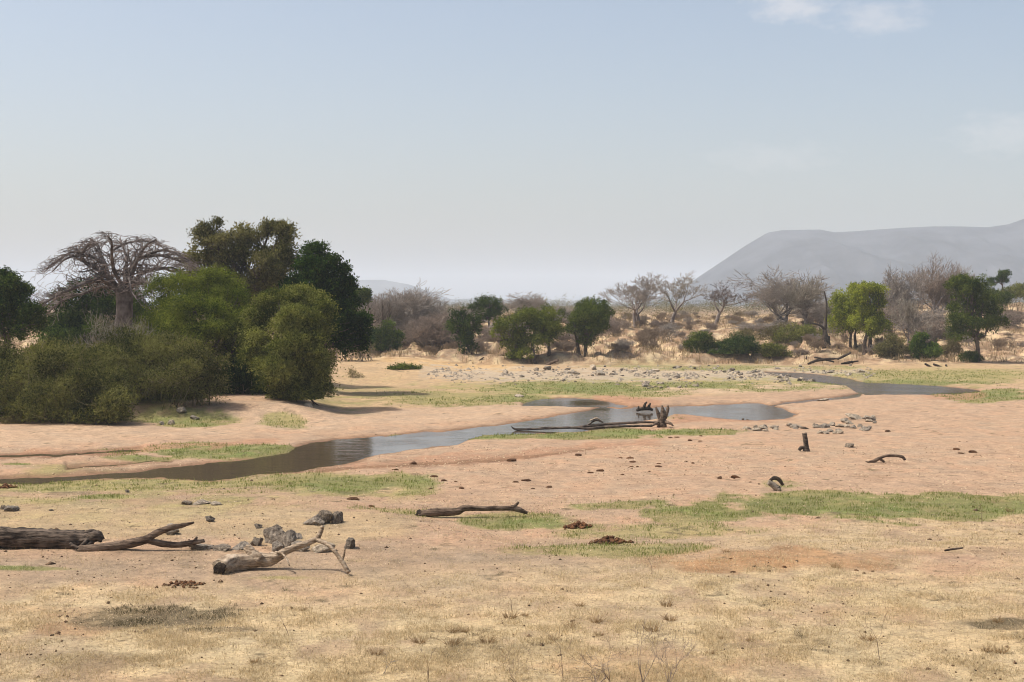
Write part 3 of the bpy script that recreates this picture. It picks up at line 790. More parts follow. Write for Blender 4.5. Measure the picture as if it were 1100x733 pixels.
shrub('gap_shade_fill', 'dark leafy mass added for the shadowed gap between the thicket and the drooping olive tree', 'shrub', 90, 268,
      [(258,424,34,26,2.5),(285,432,18,16,2),(240,434,18,16,2),(265,402,34,24,3)], 'dark2', 4500, .8, .14, seed=20, up=.2, droop=.2, rlo=.3)  # dark leaves added to give the gap its deep shade

def baobab():
    Y = 108.; px = 133; X = (px - CX) * Y / F; gz = float(ground_z(np.array([X]), np.array([Y]))[0]) - .2; loc = (X, Y, gz)
    root = thing('baobab', 'leafless baobab with stout trunk and wide umbrella of bare grey branches', 'tree', loc)
    rg = np.random.default_rng(4)
    g = Geo()
    def P(x, y, dy=0): return at(x, y, Y + dy)
    base = P(132, 380); base[2] = gz
    g.add(*tube([base, P(132, 358), P(133.5, 335), P(134, 314), P(135, 303)], [12 * Y / F, 9.5 * Y / F, 8.8 * Y / F, 8.8 * Y / F, 7 * Y / F], 18, 5, .12, 3, freq=1.1))
    link('trunk', geo_to_mesh('trunk', g, M['baobab'], loc), root)
    mains = [([(128,312),(116,298),(104,287),(91,283),(88,272),(94,264),(104,262)], 4.2, -1), ([(127,313),(112,303),(96,304),(80,309),(62,317),(46,328),(34,340)], 3.6, -2),
             ([(130,310),(118,300),(112,285),(108,272),(104,262),(96,256)], 4., 1), ([(138,311),(140,296),(144,284),(152,276),(166,274),(180,276),(194,282)], 4.6, 0),
             ([(139,313),(146,305),(156,303),(165,307),(172,312)], 3., -2), ([(136,308),(134,294),(136,280),(133,268),(128,256)], 3.6, 2), ([(139,310),(150,296),(160,290),(174,288),(186,292),(200,290)], 3.4, 2),
             ([(128,314),(110,308),(92,314),(76,318),(60,328),(44,342)], 2.6, 1), ([(137,308),(143,290),(150,276),(158,264),(166,258)], 3.2, -1), ([(132,309),(124,292),(120,276),(120,262),(116,254)], 3.2, -3),
             ([(134,308),(138,300),(141,312),(146,322)], 1.8, -2), ([(112,285),(98,276),(82,274),(68,280),(56,292)], 2.6, -1), ([(120,270),(134,262),(150,258),(164,260)], 2.2, 1), ([(88,272),(76,270),(64,278),(50,288)], 1.8, 0),
             ([(152,276),(172,268),(188,270),(204,280)], 2.2, -1), ([(166,290),(184,288),(200,296),(212,292)], 1.8, 0)]
    S0 = []; S1 = []; A = []; B = []
    bg = Geo()
    for pts, r, dy in mains:
        w = [P(x, y, dy * i / (len(pts) - 1) * 2.2) + rg.normal(size=3) * .05 for i, (x, y) in enumerate(pts)]
        rad = np.linspace(r, max(r * .28, .8), len(pts)) * Y / F * .78
        c, rc = spline(w, rad, 5); bg.add(*tube(w, rad, 7, 5, .1, int(abs(r * 10))), .5)
        # side twigs, many and crooked, spreading up and outwards
        for i in range(4, len(c)):
            for q in range(2):
                dirn = unit((c[i] - np.array(P(133, 325))) * np.array([1, .5, .35]) * .35 + rg.normal(size=3) * np.array([.9, .9, .42]) + np.array([0, 0, .12]))
                stack = [(c[i], dirn, .9 + .8 * rg.random(), rc[i] * .42, 0)]
                while stack:
                    p, d, L, rr, lv = stack.pop()
                    for s in range(3):
                        d = unit(d + rg.normal(size=3) * .33 + np.array([0, 0, -.035])); p2 = p + d * L / 3
                        S0.append(p); S1.append(p2); A.append(max(rr, .014)); B.append(max(rr * .8, .011)); p = p2; rr *= .8
                        if lv < 2 and rg.random() < .62:
                            stack.append((p, unit(d + rg.normal(size=3) * .75), L * .62, rr * .6, lv + 1))
    link('branches', geo_to_mesh('branches', bg, M['baobab'], loc), root)
    S0, S1 = np.array(S0), np.array(S1)
    dx = (S0[:, 0] - X) / (70 * Y / F)
    for S in (S0, S1):                       # the umbrella keeps an even, low dome
        dome = at(0, 256, Y)[2] - 1.9 * np.clip(np.abs((S[:, 0] - X) / (72 * Y / F)), 0, 1.2) ** 2
        S[:, 2] = np.where(S[:, 2] > dome, dome + (S[:, 2] - dome) * .28, S[:, 2])
    v, f = seg_geo(S0, S1, A, B, 3)
    link('crown', mesh_np('crown', v - np.asarray(loc), f, M['baotwig'], np.repeat(rg.random(len(S0)), 6)), root)
baobab()

# ---- the far bank, left to right
leafy_tree('palm_like_tree', 'slender tree with a small tufted round top beside the dark clump', 'tree', 165, 392,
      [(387,317,9,7),(381,323,5,5),(393,321,6,5)], 'mid', 900, .6, .2, trunks=[(399,0,389,326)], tr=.14, seed=21, barkm='bark_grey')
bare_tree('bare_tree', 'crooked dark leafless tree left of the large grey thicket', 'tree', 168, 405, 316, 36, seed=22, levels=5, mat='bark', tw='darktwig', r0=.22, spread=.7)
bare_tree('bare_tree', 'large dome-shaped grey leafless thicket above the pale bank', 'tree', 178, 440, 313, 96, seed=23, n0=9, levels=6, L0=1.6, spread=.5, r0=.14, twig=.021, tw='greytwig')
bare_tree('bare_tree', 'second low grey thicket leaning over the cut bank', 'tree', 172, 478, 338, 60, seed=24, n0=8, levels=6, L0=1.2, spread=.5, r0=.1, twig=.021, tw='dryred')
shrub('round_shrub', 'upright fresh green round shrub standing left of the grey thicket', 'shrub', 166, 413, [(412,364,17,19),(408,372,15,14),(420,374,10,10)], 'fresh', 1800, .8, .2, seed=25, up=.5)
shrub('low_shrub', 'low flat dark green shrub alone on the pale grassy flat', 'shrub', 137, 434, [(432,399,15,6),(443,401,11,5),(423,402,9,5)], 'mid', 1300, .6, .15, seed=26, up=.6)
leafy_tree('leaning_tree', 'thin loose-crowned green tree leaning left over a fallen trunk', 'tree', 160, 511, [(491,342,9,9),(500,348,10,8),(495,362,10,9),(504,356,8,7),(512,346,6,6),(488,352,7,7),(502,376,9,8)], 'dark', 1900, .8, .2, trunks=[(511,0,502,372)], tr=.17, seed=27, thr=-.4, barkm='bark')
leafy_tree('flat_topped_acacia', 'grey green flat-topped acacia rising behind the leaning tree', 'tree', 185, 525, [(524,325,14,5),(514,333,14,5),(534,331,12,5),(520,340,16,6)], 'dark', 1800, .9, .18, tr=.16, seed=28, thr=-.5, up=.6)
bare_tree('bare_tree', 'pale bare thicket around the foot of the leaning tree', 'tree', 176, 540, 345, 40, seed=29, n0=6, levels=5, L0=1.2, r0=.09, twig=.021, tw='greytwig')
bare_tree('bare_tree', 'pale leafless spreading tree behind the flat-topped acacia', 'tree', 205, 548, 315, 52, seed=30, levels=6, r0=.2, spread=.6, twig=.021)
bare_tree('bare_tree', 'grey bare tree crest peeping over the round yellow green tree', 'tree', 215, 574, 320, 30, seed=31, levels=6, r0=.16, twig=.021, n0=3)
leafy_tree('round_tree', 'broad yellow green tree with dark shaded foot on the far bank', 'tree', 158, 566, [(560,352,24,18),(545,362,17,18),(578,346,20,14),(592,345,17,16,2),(570,372,24,16),(590,362,18,14),(552,378,15,12)], 'acacia', 5200, .85, .18, trunks=[(560,0,556),(590,1,590),(575,-1,574)], tr=.24, seed=32, clump=1.6)
leafy_tree('round_tree', 'dense dark green round tree on the far bank right of the yellow green one', 'tree', 160, 630, [(632,342,26,16),(618,350,16,16),(646,346,14,14),(628,358,22,12),(638,332,16,9)], 'mid', 4300, .85, .18, trunks=[(630,0,631),(622,.6,620)], tr=.24, seed=33, clump=1.6)
bare_tree('bare_tree', 'bare tree with brownish haze of twigs and twin pale trunks on the bank top', 'tree', 200, 682, 296, 60, seed=34, levels=6, r0=.26, L0=2.7, ratio=.72, spread=.52, trop=.2, wob=.12, n0=2, twig=.021, tw='greytwig')
bare_tree('bare_tree', 'tall pale leafless tree with symmetrical vase crown on the bank top', 'tree', 205, 721, 294, 58, seed=37, levels=6, r0=.26, L0=2.7, ratio=.72, spread=.52, trop=.2, wob=.12, twig=.021, tw='palestick')
bare_tree('bare_tree', 'small flat-crowned leafless tree standing alone below the mountain slope', 'tree', 208, 769, 303, 46, seed=38, levels=6, r0=.26, L0=2.7, ratio=.72, spread=.52, trop=.2, wob=.12, twig=.021, flat=.35, tw='baotwig')
bare_tree('bare_tree', 'wide round grey brown leafless tree in front of the mountain', 'tree', 190, 840, 293, 78, seed=39, levels=6, n0=5, L0=1.9, r0=.2, spread=.5, ratio=.76, wob=.12, twig=.021, tw='greytwig')
bare_tree('bare_tree', 'grey leafless tree with pale limbs between the round grey tree and the snag', 'tree', 186, 868, 298, 40, seed=40, levels=6, n0=2, r0=.2, spread=.5, twig=.021, tw='palestick')
shrub('scrub_bush', 'large dark green bush at the left end of the waterside bush row', 'shrub', 162, 756, [(755,366,14,10),(748,378,13,11),(762,377,14,11)], 'mid', 1900, .7, .16, seed=41)
shrub('scrub_bush', 'wide dark green bush in the middle of the waterside bush row', 'shrub', 160, 790, [(786,375,20,12),(806,378,13,10),(775,381,13,8),(797,370,14,9)], 'dark', 2600, .7, .16, seed=42)
shrub('scrub_bush', 'small dark bush at the right end of the waterside bush row', 'shrub', 160, 832, [(830,379,14,8),(840,377,9,7),(822,376,9,7)], 'olive', 1300, .6, .15, seed=43)
shrub('scrub_bush', 'tall olive brown bush left of the broken snag', 'shrub', 170, 864, [(864,360,18,13),(848,365,14,11),(876,366,12,11)], 'olive', 2100, .8, .15, seed=44, hair=300)
shrub('scrub_bush', 'pale olive scrub spreading behind the waterside bush row', 'shrub', 172, 830, [(812,364,24,10),(838,358,18,9),(793,362,14,8)], 'scrub', 1800, .8, .13, seed=45)
leafy_tree('feathery_tree', 'bright yellow green tree of the pair beside the snag, nearest the snag', 'tree', 168, 914, [(912,335,18,26),(905,350,14,18),(920,320,15,14),(902,328,10,14),(925,345,12,18)], 'bright', 4200, .9, .17, trunks=[(914,0,914),(921,.8,920)], tr=.19, seed=46, up=0., droop=.5, clump=1.4)
leafy_tree('feathery_tree', 'bright green tree of the pair beside the snag, with two dark trunks in shade', 'tree', 164, 931, [(935,325,18,16),(940,338,17,18),(928,345,14,18),(944,318,10,12),(946,350,10,12),(928,310,14,9)], 'bright', 4400, .9, .17, trunks=[(929,0,932),(934.5,.5,936)], tr=.24, seed=47, up=0., droop=.45, clump=1.4)
bare_tree('bare_tree', 'silvery bare tree with crooked top just right of the yellow green pair', 'tree', 200, 966, 290, 44, seed=48, levels=6, r0=.3, n0=3, spread=.6, twig=.021, tw='greytwig')
bare_tree('bare_tree', 'large mauve grey leafless tree crowning the right bank', 'tree', 205, 1006, 281, 66, seed=49, levels=7, n0=4, r0=.22, spread=.5, twig=.021, tw='dryred')
bare_tree('bare_tree', 'shorter pale grey bare tree with straight stem before the mauve crowns', 'tree', 176, 976, 316, 42, seed=50, levels=6, r0=.13, spread=.5, twig=.021, tw='palestick', L0=3)
bare_tree('bare_tree', 'bare grey tree at the right shoulder of the mauve crown', 'tree', 215, 1034, 290, 40, seed=51, levels=6, n0=3, r0=.18, twig=.021, tw='greytwig')
shrub('round_shrub', 'brownish olive dome bush on the bank below the silvery trees', 'shrub', 160, 959, [(958,374,15,12),(950,378,10,9),(966,378,9,9)], 'brown', 1700, .6, .14, seed=52, hair=300)
shrub('round_shrub', 'deep green upright bush with pointed top next to the brown dome bush', 'shrub', 160, 992, [(988,368,10,10),(994,378,15,9),(985,376,9,9),(1002,379,7,7)], 'fresh', 1700, .7, .18, seed=53, up=.2)
leafy_tree('dark_tree', 'tall olive green tree with dark shaded right side and shadow on the right bank', 'tree', 157, 1050, [(1040,314,20,15),(1034,332,15,18),(1055,325,18,18),(1064,342,16,16),(1042,350,20,16),(1030,356,11,14),(1068,352,12,12),(1047,304,12,8)], 'mid', 6000, .8, .17, trunks=[(1050,0,1049)], tr=.26, seed=54, clump=1.5, thr=-.9, lump=.2)
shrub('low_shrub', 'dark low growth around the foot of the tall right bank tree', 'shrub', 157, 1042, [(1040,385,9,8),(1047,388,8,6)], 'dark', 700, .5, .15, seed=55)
leafy_tree('small_tree', 'small round-headed tree alone on the ridge at far right', 'tree', 235, 1077, [(1078,298,8,6),(1074,300,5,4),(1066,304,6,4)], 'dark', 800, .6, .2, trunks=[(1077,0,1077)], tr=.16, seed=56)
shrub('hedge_bush', 'olive bush row on the ridge at the right frame edge', 'shrub', 222, 1092, [(1092,314,14,8),(1108,312,14,9),(1080,318,10,7)], 'olive', 1800, .8, .18, seed=57)
shrub('hedge_bush', 'dull green bush on the ridge behind the tall right bank tree', 'shrub', 215, 1068, [(1066,318,12,8),(1060,312,8,8),(1076,322,10,8)], 'mid', 1400, .8, .18, seed=58)
shrub('scrub_bush', 'orange brown dry grass clump left of the tall right bank tree', 'shrub', 164, 1026, [(1024,372,8,9),(1016,376,6,6)], 'scrub', 600, .6, .13, seed=59, hair=300)
shrub('low_shrub', 'straggly low olive plant on the sandy bank left of the thickets', 'shrub', 78, 14, [(8,456,16,7),(20,459,10,4)], 'scrub', 500, .45, .09, seed=60, hair=200)
shrub('scrub_bush', 'dry reddish brush along the foot of the willowy tree group', 'shrub', 150, 372, [(372,372,16,9),(390,377,14,8),(360,366,10,9)], 'scrub', 900, .7, .12, seed=61, hair=500, stemm='dryred')
shrub('low_shrub', 'thin brown leafless shrub with a yellow tip on the flat beside the tree shadow', 'shrub', 125, 378, [(378,402,5,10),(384,408,12,5)], 'scrub', 160, .5, .1, seed=62, hair=200, stems=20, sr=.015)

def snag():
    Y = 164.; px = 888; X = (px - CX) * Y / F; gz = float(ground_z(np.array([X]), np.array([Y]))[0]) - .1; loc = (X, Y, gz)
    root = thing('dead_snag', 'dark broken dead trunk with one upright spike and one bent arm', 'dead tree', loc)
    k = Y / F
    g = Geo(); b = at(888, 385, Y); b[2] = gz
    g.add(*tube([b, at(887.5, 372, Y), at(886.5, 362, Y), at(886, 355, Y)], [4.6 * k, 4 * k, 3.4 * k, 1.8 * k], 10, 4, .25, 2))
    g.add(*tube([at(890, 374, Y), at(889.5, 366, Y), at(891, 361, Y)], [3 * k, 2.4 * k, 1 * k], 8, 3, .2, 5))
    link('trunk', geo_to_mesh('trunk', g, M['charred_and_shade'], loc), root)
    for pts, r in (([(886.5,358),(887.5,340),(888,326),(885.5,313)], 1.5), ([(886,360),(884,352),(878,348.5),(870,347.5)], 1.8)):
        g = Geo(); g.add(*tube([at(x, y, Y) for x, y in pts], np.linspace(r, r * .5, len(pts)) * k, 6, 4, .12, 3))
        link('branch', geo_to_mesh('branch', g, M['charred_and_shade'], loc), root)
snag()

# ---- the belt of grey thickets behind
for px, top, w, Y, sd, m, lab in ((430,322,50,190,71,'greytwig','grey leafless thicket behind the fresh green round shrub'),(500,330,44,196,72,'dryred','mauve leafless thicket left of the flat-topped acacia'),(462,340,50,168,73,'dryred','reddish low thicket on top of the pale cut bank'),
        (600,330,44,198,74,'greytwig','grey thicket showing between the two round trees'),
        (880,322,44,205,79,'greytwig','grey thicket behind the broken snag'),
        (985,330,60,190,80,'greytwig','grey thicket at the foot of the mauve crowns'),(1005,345,40,178,81,'dryred','low reddish thicket left of the tall right bank tree'),(950,330,40,192,82,'dryred','reddish thicket just right of the yellow green pair'),
        (1088,335,40,200,83,'dryred','reddish thicket below the ridge at the right frame edge'),(536,352,46,170,84,'dryred','low reddish thicket between leaning tree and yellow green tree'),(825,345,60,186,85,'greytwig','pale low thicket under the wide round leafless tree')):
    bare_tree('thicket', lab, 'thicket', Y, px, top, w, seed=sd, n0=8, levels=5, L0=1.2, spread=.55, r0=.08, twig=.022, tw=m)

# ---- dry brush scattered over the bank slope
def dry_bushes():
    protos = []
    for i, m in enumerate(('drybush', 'dryred', 'greytwig', 'drybush')):
        P0, P1, R0, R1, LV = grow(200 + i, n0=10, levels=5, L0=.5, r0=.03, spread=.55, twig=.011, trop=.1, kids=(2, 3))
        P0, P1 = fit(P0, P1, 2.0, 1.3)
        ok = np.minimum(P0[:, 2], P1[:, 2]) > -.05
        v, f = seg_geo(P0[ok], P1[ok], R0[ok], R1[ok], 3)
        protos.append(mesh_np('dry_bush', v, f, M[m], np.repeat(np.random.default_rng(i).random(ok.sum()), 6)))
    rg = np.random.default_rng(77); n = 0
    spots = [(700,378,172,1.7),(715,375,174,1.5),(640,372,176,1.9),(660,368,178,2.),(690,388,165,1.2),(610,380,166,1.6),(600,388,162,1.2)]
    while len(spots) < 290:
        px = rg.uniform(455, 1110) if len(spots) < 170 else rg.uniform(600, 890); Y = 160 + 95 * rg.random() ** 1.2
        if px > 1000 and Y < 172: continue
        spots.append((px, 0, Y, rg.uniform(.45, 1.35) * (.9 if 640 < px < 890 else 1.1)))
    for px, _, Y, s in spots:
        X = (px - CX) * Y / F; z = float(ground_z(np.array([X]), np.array([Y]))[0])
        o = link('dry_bush', protos[rg.integers(4)])
        o.location = (X, Y, z - .03); o.rotation_euler = (0, 0, rg.random() * 6.28); o.scale = (s * rg.uniform(.8, 1.5), s, s * rg.uniform(.6, 1.1))
        tag(o, 'low leafless dry bush among the many dotting the tan far bank', 'bush', 'dry bushes dotting the far bank')
dry_bushes()

def far_scrub():
    rg = np.random.default_rng(5); lb = []
    for i in range(420):
        px = rg.uniform(330, 1180); Y = rg.uniform(215, 420); X = (px - CX) * Y / F; z = float(ground_z(np.array([X]), np.array([Y]))[0])
        r = rg.uniform(.9, 2.3); lb.append((np.array([X, Y, z + r * .4]), (r * 1.3, r, r * .8)))
    v, f, t, tw = sprays(6, lb, 26000, .9, .16, k=4, up=.6, thr=-3, sub=0)
    tag(link('far_scrub', mesh_np('far_scrub', v, f, M['scrub'], t)), kind='stuff')
    lb = []
    for i in range(420):
        px = rg.uniform(250, 1250); Y = rg.uniform(420, 900); X = (px - CX) * Y / F
        r = rg.uniform(1.6, 3.6); lb.append((np.array([X, Y, 4 + r * .5]), (r * 1.5, r, r)))
    v, f, t, tw = sprays(8, lb, 22000, 1.4, .4, k=4, up=.5, thr=-3, sub=0)
    tag(link('far_treeline', mesh_np('far_treeline', v, f, M['brown'], t)), kind='stuff')
far_scrub()

# ------------------------------------------------------------------ logs and driftwood
def wood(name, label, Y, paths, mat='log_dark', cat='log', sides=12, per=6, rough=.17, jag=.6, dy=None):
    """paths: (part name or None for the body, [(px,py[,dY])], radii in rows[, material])"""
    k = Y / F
    c0 = at(paths[0][1][0][0], paths[0][1][0][1], Y)
    loc = np.array([c0[0], Y, 0.]); loc[2] = float(ground_z(loc[0:1], loc[1:2])[0])
    root = thing(name, label, cat, tuple(loc))
    for i, pth in enumerate(paths):
        nm, pts, rad = pth[:3]; m = pth[3] if len(pth) > 3 else mat
        w = np.array([at(p[0], p[1], Y + (p[2] if len(p) > 2 else 0)) for p in pts])
        g = Geo(); g.add(*tube(w, np.array(rad, float) * k, sides, per, rough, i + len(label), jag=jag, groove=.22))
        link(nm, geo_to_mesh(nm, g, M[m], loc), root)
    return root

wood('fallen_log', 'thick dark weathered log running out of the left edge, broken end splintered', 36.6,
     [('trunk', [(-60,574),(-20,577),(20,578.5),(50,579.5),(78,580.5),(96,580)], [11,11,10.5,10,10,8.5]),
      ('root_end', [(82,581),(94,579,-.1),(104,576,-.2),(109,580,-.2)], [7,6.5,6,3]),
      ('splinter', [(96,578,-.2),(90,584,-.4),(82,590,-.5)], [2.2,1.8,1]),
      ('splinter', [(100,581,-.2),(92,588,-.4),(86,594,-.5)], [2.6,2,1.2]),
      ('splinter', [(88,575),(98,571),(106,573)], [2.5,2.5,1.4]),
      ('splinter', [(76,585,-.3),(82,588,-.45),(90,592,-.4)], [2,1.6,.8])], 'log_dark', sides=18, per=8)
wood('fallen_branch', 'dark forked branch lying just right of the thick splintered log', 36.1,
     [('stem', [(86,590),(100,589.5),(120,587.5),(136,584.5),(150,581.5),(162,578)], [4.2,5,5.2,5,4.8,4.3]),
      ('fork', [(158,579),(170,572),(182,567.5),(196,564.5),(208,561.5)], [3.8,3.6,3.2,2.4,1]),
      ('fork', [(158,580.5),(174,584),(190,585.5),(204,583.5),(219,581)], [3.2,3.3,3,3,1.8]),
      ('knot', [(208,583),(210,580),(211.5,577)], [2.4,2,1])], 'log_mid')
wood('fallen_tree', 'pale sun-bleached fallen tree with hollow butt and a raised crooked branch', 33.7,
     [('trunk', [(237,610,-.45),(242,608.5,-.25),(252,605,0),(266,603,.1),(280,602,.1),(292,601,.1),(302,597,.1)], [9,10.2,10,8.5,8,7,4.8]),
      ('stub', [(280,602),(272,595,.1),(266,588.5,.2)], [6,5.2,4.5]),
      ('branch', [(296,599),(306,593),(320,587),(332,583),(341,579)], [5,4,3.5,3.1,2.9]),
      ('branch', [(340,580),(344,573),(346.5,565.5)], [2.7,2.3,1.9]),
      ('branch', [(340,579.5),(350,584,-.3),(356,589,-.5),(363,597,-.6),(369,606,-.7),(374.5,615,-.75)], [2.6,2.2,2,2,2.2,2.2]),
      ('twig', [(367,603,-.65),(369.5,596,-.65),(370.5,589,-.65)], [1.5,1.2,.8]),
      ('twig', [(296,593),(303,595,-.3),(308,601,-.5),(311,608,-.6)], [1,1.1,1,.7]),
      ('hollow', [(235.6,610.8,-.56),(238,610,-.4)], [6,6.6], 'charred_and_shade')], 'log_pale', sides=16, per=8, rough=.2)  # last part is a solid dark disc painting the shade inside the butt
wood('fallen_log', 'dark brown log lying alone on pink sand below the river', 43.7,
     [('trunk', [(450,553),(460,551.5),(472,550),(490,549.5),(499,546),(512,546),(526,546.3),(540,546),(552,545.8)], [4.2,4.6,4.4,4,3.3,2.7,2.6,2.6,2.8]),
      ('trunk_end', [(550,545.8),(558,548),(566,551)], [2.9,2.8,1.6]),
      ('knot', [(552,544.5),(555.5,541.5),(557,539.5)], [1.6,1.6,1]),
      ('butt', [(449,551),(453,553.5)], [3.6,4], 'charred_and_shade')], 'log_mid')
wood('driftwood_log', 'long thin dark driftwood log lying along the near water edge', 75,
     [('trunk', [(551,460),(556,461.5),(575,461),(595,460),(615,459.5),(632,460.5),(650,459),(672,458),(700,457.5)], [.9,1.4,1.2,1.4,1.3,1.5,1.6,1.5,1.4]),
      ('branch', [(551,460),(549.5,458.5)], [.9,.6]), ('branch', [(575,461),(584,459.5),(592,459)], [.9,.7,.4])], 'log_dark', sides=8)
wood('driftwood_log', 'second thin driftwood log behind the long one, reaching the upright stump', 77,
     [('trunk', [(612,460.5),(640,457),(665,455),(688,453.8),(706,454)], [1.5,1.7,1.5,1.3,1.2]),
      ('branch', [(632,456.5),(640,451.5),(648,454)], [1,.9,.7]), ('branch', [(634,452),(641,449.5),(646,452.5)], [.9,.9,.5], 'log_pale')], 'log_dark', sides=8)
wood('tree_stump', 'upright many-pronged dark stump with roots standing on the sand spit', 76,
     [('trunk', [(711,457.5),(711,452),(712,446)], [5,4.2,3.5]), ('prong', [(709,450),(706.5,443),(704.5,437.5)], [2.2,1.8,.9]), ('prong', [(712,448),(712,441),(711,436)], [2.6,2.2,1]),
      ('prong', [(714,449),(717,441),(717.5,436)], [2.4,2,.9]), ('root', [(714,453),(720,455,-.5),(723,457.5,-.6)], [2.2,1.6,.8]), ('root', [(708,454),(703,456,-.4),(700,458,-.5)], [2,1.4,.8])], 'log_mid', cat='stump')
wood('driftwood_snag', 'knot of dark roots jutting from the water behind the upright stump', 88,
     [('trunk', [(684,441),(690,439.3),(697,439),(701,440.5)], [1.4,1.9,2,1.3]), ('prong', [(692,438),(693,434.5),(695,432)], [1.6,1.3,.7]), ('prong', [(697,437),(698.5,433.5)], [1.5,.8]), ('prong', [(686,440),(686,436.5)], [1.3,.7])], 'charred_and_shade', cat='driftwood')
wood('post_stump', 'short upright dark stump like a broken post on open sand', 63.6,
     [('trunk', [(866,485),(866,478),(865,471),(864.3,466.5)], [3.2,2.6,2.5,2.4]), ('root', [(866,481),(861,481),(858.5,483.5)], [1.8,2,1.6]), ('root', [(868,482),(869.5,485)], [1.4,.8])], 'log_dark', cat='stump')
wood('curved_branch', 'bent brown branch arching off the sand at right', 58.8,
     [('stem', [(934,496.5),(940,495),(945,492.5),(952,490),(962,489.8),(969,491),(972,494)], [1.2,1.9,1.7,1.4,1.5,1.6,1.4]), ('fork', [(945,493),(950,496.5)], [1.5,.9]), ('twig', [(934,497),(930,496)], [.9,.5])], 'log_mid', cat='branch')
wood('driftwood_chunk', 'grey driftwood chunk hugged by a black arched piece near the green strip', 49.8,
     [('block', [(826.5,518.5),(831,522),(836,526)], [3,3.4,3.3], 'rock_grey'), ('arch', [(827.5,516),(832,513.6),(837,515.5),(841,521)], [1.4,2.1,2.1,1.4]), ('butt', [(835.5,524.5),(837,527)], [3.1,2.6])], 'charred_and_shade', cat='driftwood')
wood('stick', 'short dark stick on dry grass at lower right', 36, [('stem', [(1015,591.5),(1024,590),(1034.5,588.7)], [1,1.2,.9])], 'log_dark', cat='stick')
wood('stick', 'thin dark twig at the edge of the right green strip', 44, [('stem', [(993,555.5),(1001,553.8),(1008,554),(1014,555)], [.6,.8,.7,.5])], 'log_dark', cat='stick')
wood('stick', 'thin straight dark stick on gravel right of the bleached fallen tree', 37, [('stem', [(399,597.5),(413,597.6),(428,597.8)], [.6,.8,.7])], 'charred_and_shade', cat='stick')
wood('driftwood_log', 'crossed dark driftwood stubs on the far grassy bank at right', 150, [('trunk', [(994,391),(1001,395),(1009,398)], [1.2,1.3,1]), ('trunk', [(1003,391.5),(1010,394),(1016,396.5)], [1.3,1.3,1]), ('prong', [(1016,392),(1018,396),(1019,400)], [1,1.1,1])], 'charred_and_shade', sides=8)
wood('driftwood_log', 'thin grey log at the right edge by the tall tree shadow', 146, [('trunk', [(1066,397),(1080,397.5),(1095,397),(1112,398)], [.7,1.1,1.2,1])], 'log_mid', sides=8)
wood('driftwood_log', 'brown log on the sand mound at the far right edge', 117, [('trunk', [(1070,413),(1083,414.5),(1096,414),(1112,414)], [.9,1.3,1.5,1.3])], 'log_mid', sides=8)
wood('driftwood_pile', 'tangle of dark driftwood at the foot of the snag', 156, [('trunk', [(868,391),(878,387.5),(890,386),(900,385.5)], [1.1,1.5,1.4,.8]), ('trunk', [(875,384),(884,386),(896,389)], [1.,1.2,.8]), ('trunk', [(900,386),(908,382),(914,379)], [1.1,1.5,.9]), ('branch', [(866,386),(867,382)], [.8,.4]), ('trunk', [(904,391),(912,389.5),(922,388)], [1.,1.4,.7])], 'charred_and_shade', sides=8, cat='driftwood')
wood('driftwood_log', 'fallen grey trunk slanting in the shade under the broad yellow green tree', 155, [('trunk', [(580,396),(590,391),(600,387)], [1.6,1.6,1.2])], 'log_mid', sides=8)
wood('driftwood_log', 'dark fallen trunk under the leaning thin tree', 158, [('trunk', [(505,388),(515,392),(524,393)], [1.5,1.7,1.2]), ('branch', [(512,391),(517,386),(520,384)], [1.1,.9,.5])], 'charred_and_shade', sides=8)

# ------------------------------------------------------------------ stones
def rock_mesh(seed, mat, sub=3, flat=.72, cuts=13):
    import bmesh
    bm = bmesh.new(); bmesh.ops.create_icosphere(bm, subdivisions=sub, radius=1.)
    rg = np.random.default_rng(seed)
    planes = [(unit(rg.normal(size=3)), rg.uniform(.45, .85)) for _ in range(cuts)]
    for v in bm.verts:
        p = np.array(v.co)
        for n, d in planes:
            e = p @ n - d
            if e > 0: p = p - n * e * .97
        q = Vector(p)
        p = p * (1 + .20 * mnoise.fractal(q * 1.5 + Vector((seed * 3.3, 0, 0)), .8, 2., 5) + .06 * mnoise.noise(q * 6))
        p[2] *= flat
        v.co = p
    me = bpy.data.meshes.new('rock'); bm.to_mesh(me); bm.free()
    me.materials.append(M[mat]); me.polygons.foreach_set('use_smooth', np.zeros(len(me.polygons), bool)); return me

ROCKS = {m: [rock_mesh(10 * i + j, m, 4 if i < 2 else 3) for j in range(6)] for i, m in enumerate(('rock_dark', 'rock_grey', 'rock_pale'))}
RR = np.random.default_rng(31)
def rock(px, py, w, h, mat, label, group=None, lift=.0, name='rock', rot=None, Y=None):
    """px,py: foot of the stone; w,h: half width and full height in rows"""
    Yq = Y or gy(py, .12 if py > 520 else 0.); X = (px - CX) * Yq / F; k = Yq / F
    z = float(ground_z(np.array([X]), np.array([Yq]))[0])
    o = link(name, ROCKS[mat][RR.integers(6)])
    o.location = (X, Yq, z + h * k * (.24 + lift)); o.rotation_euler = (RR.normal() * .12, RR.normal() * .12, RR.random() * 6.28 if rot is None else rot)
    o.scale = (w * k * 1.1, w * k * RR.uniform(.8, 1.05), h * k * 1.05)
    return tag(o, label, 'rock', group)

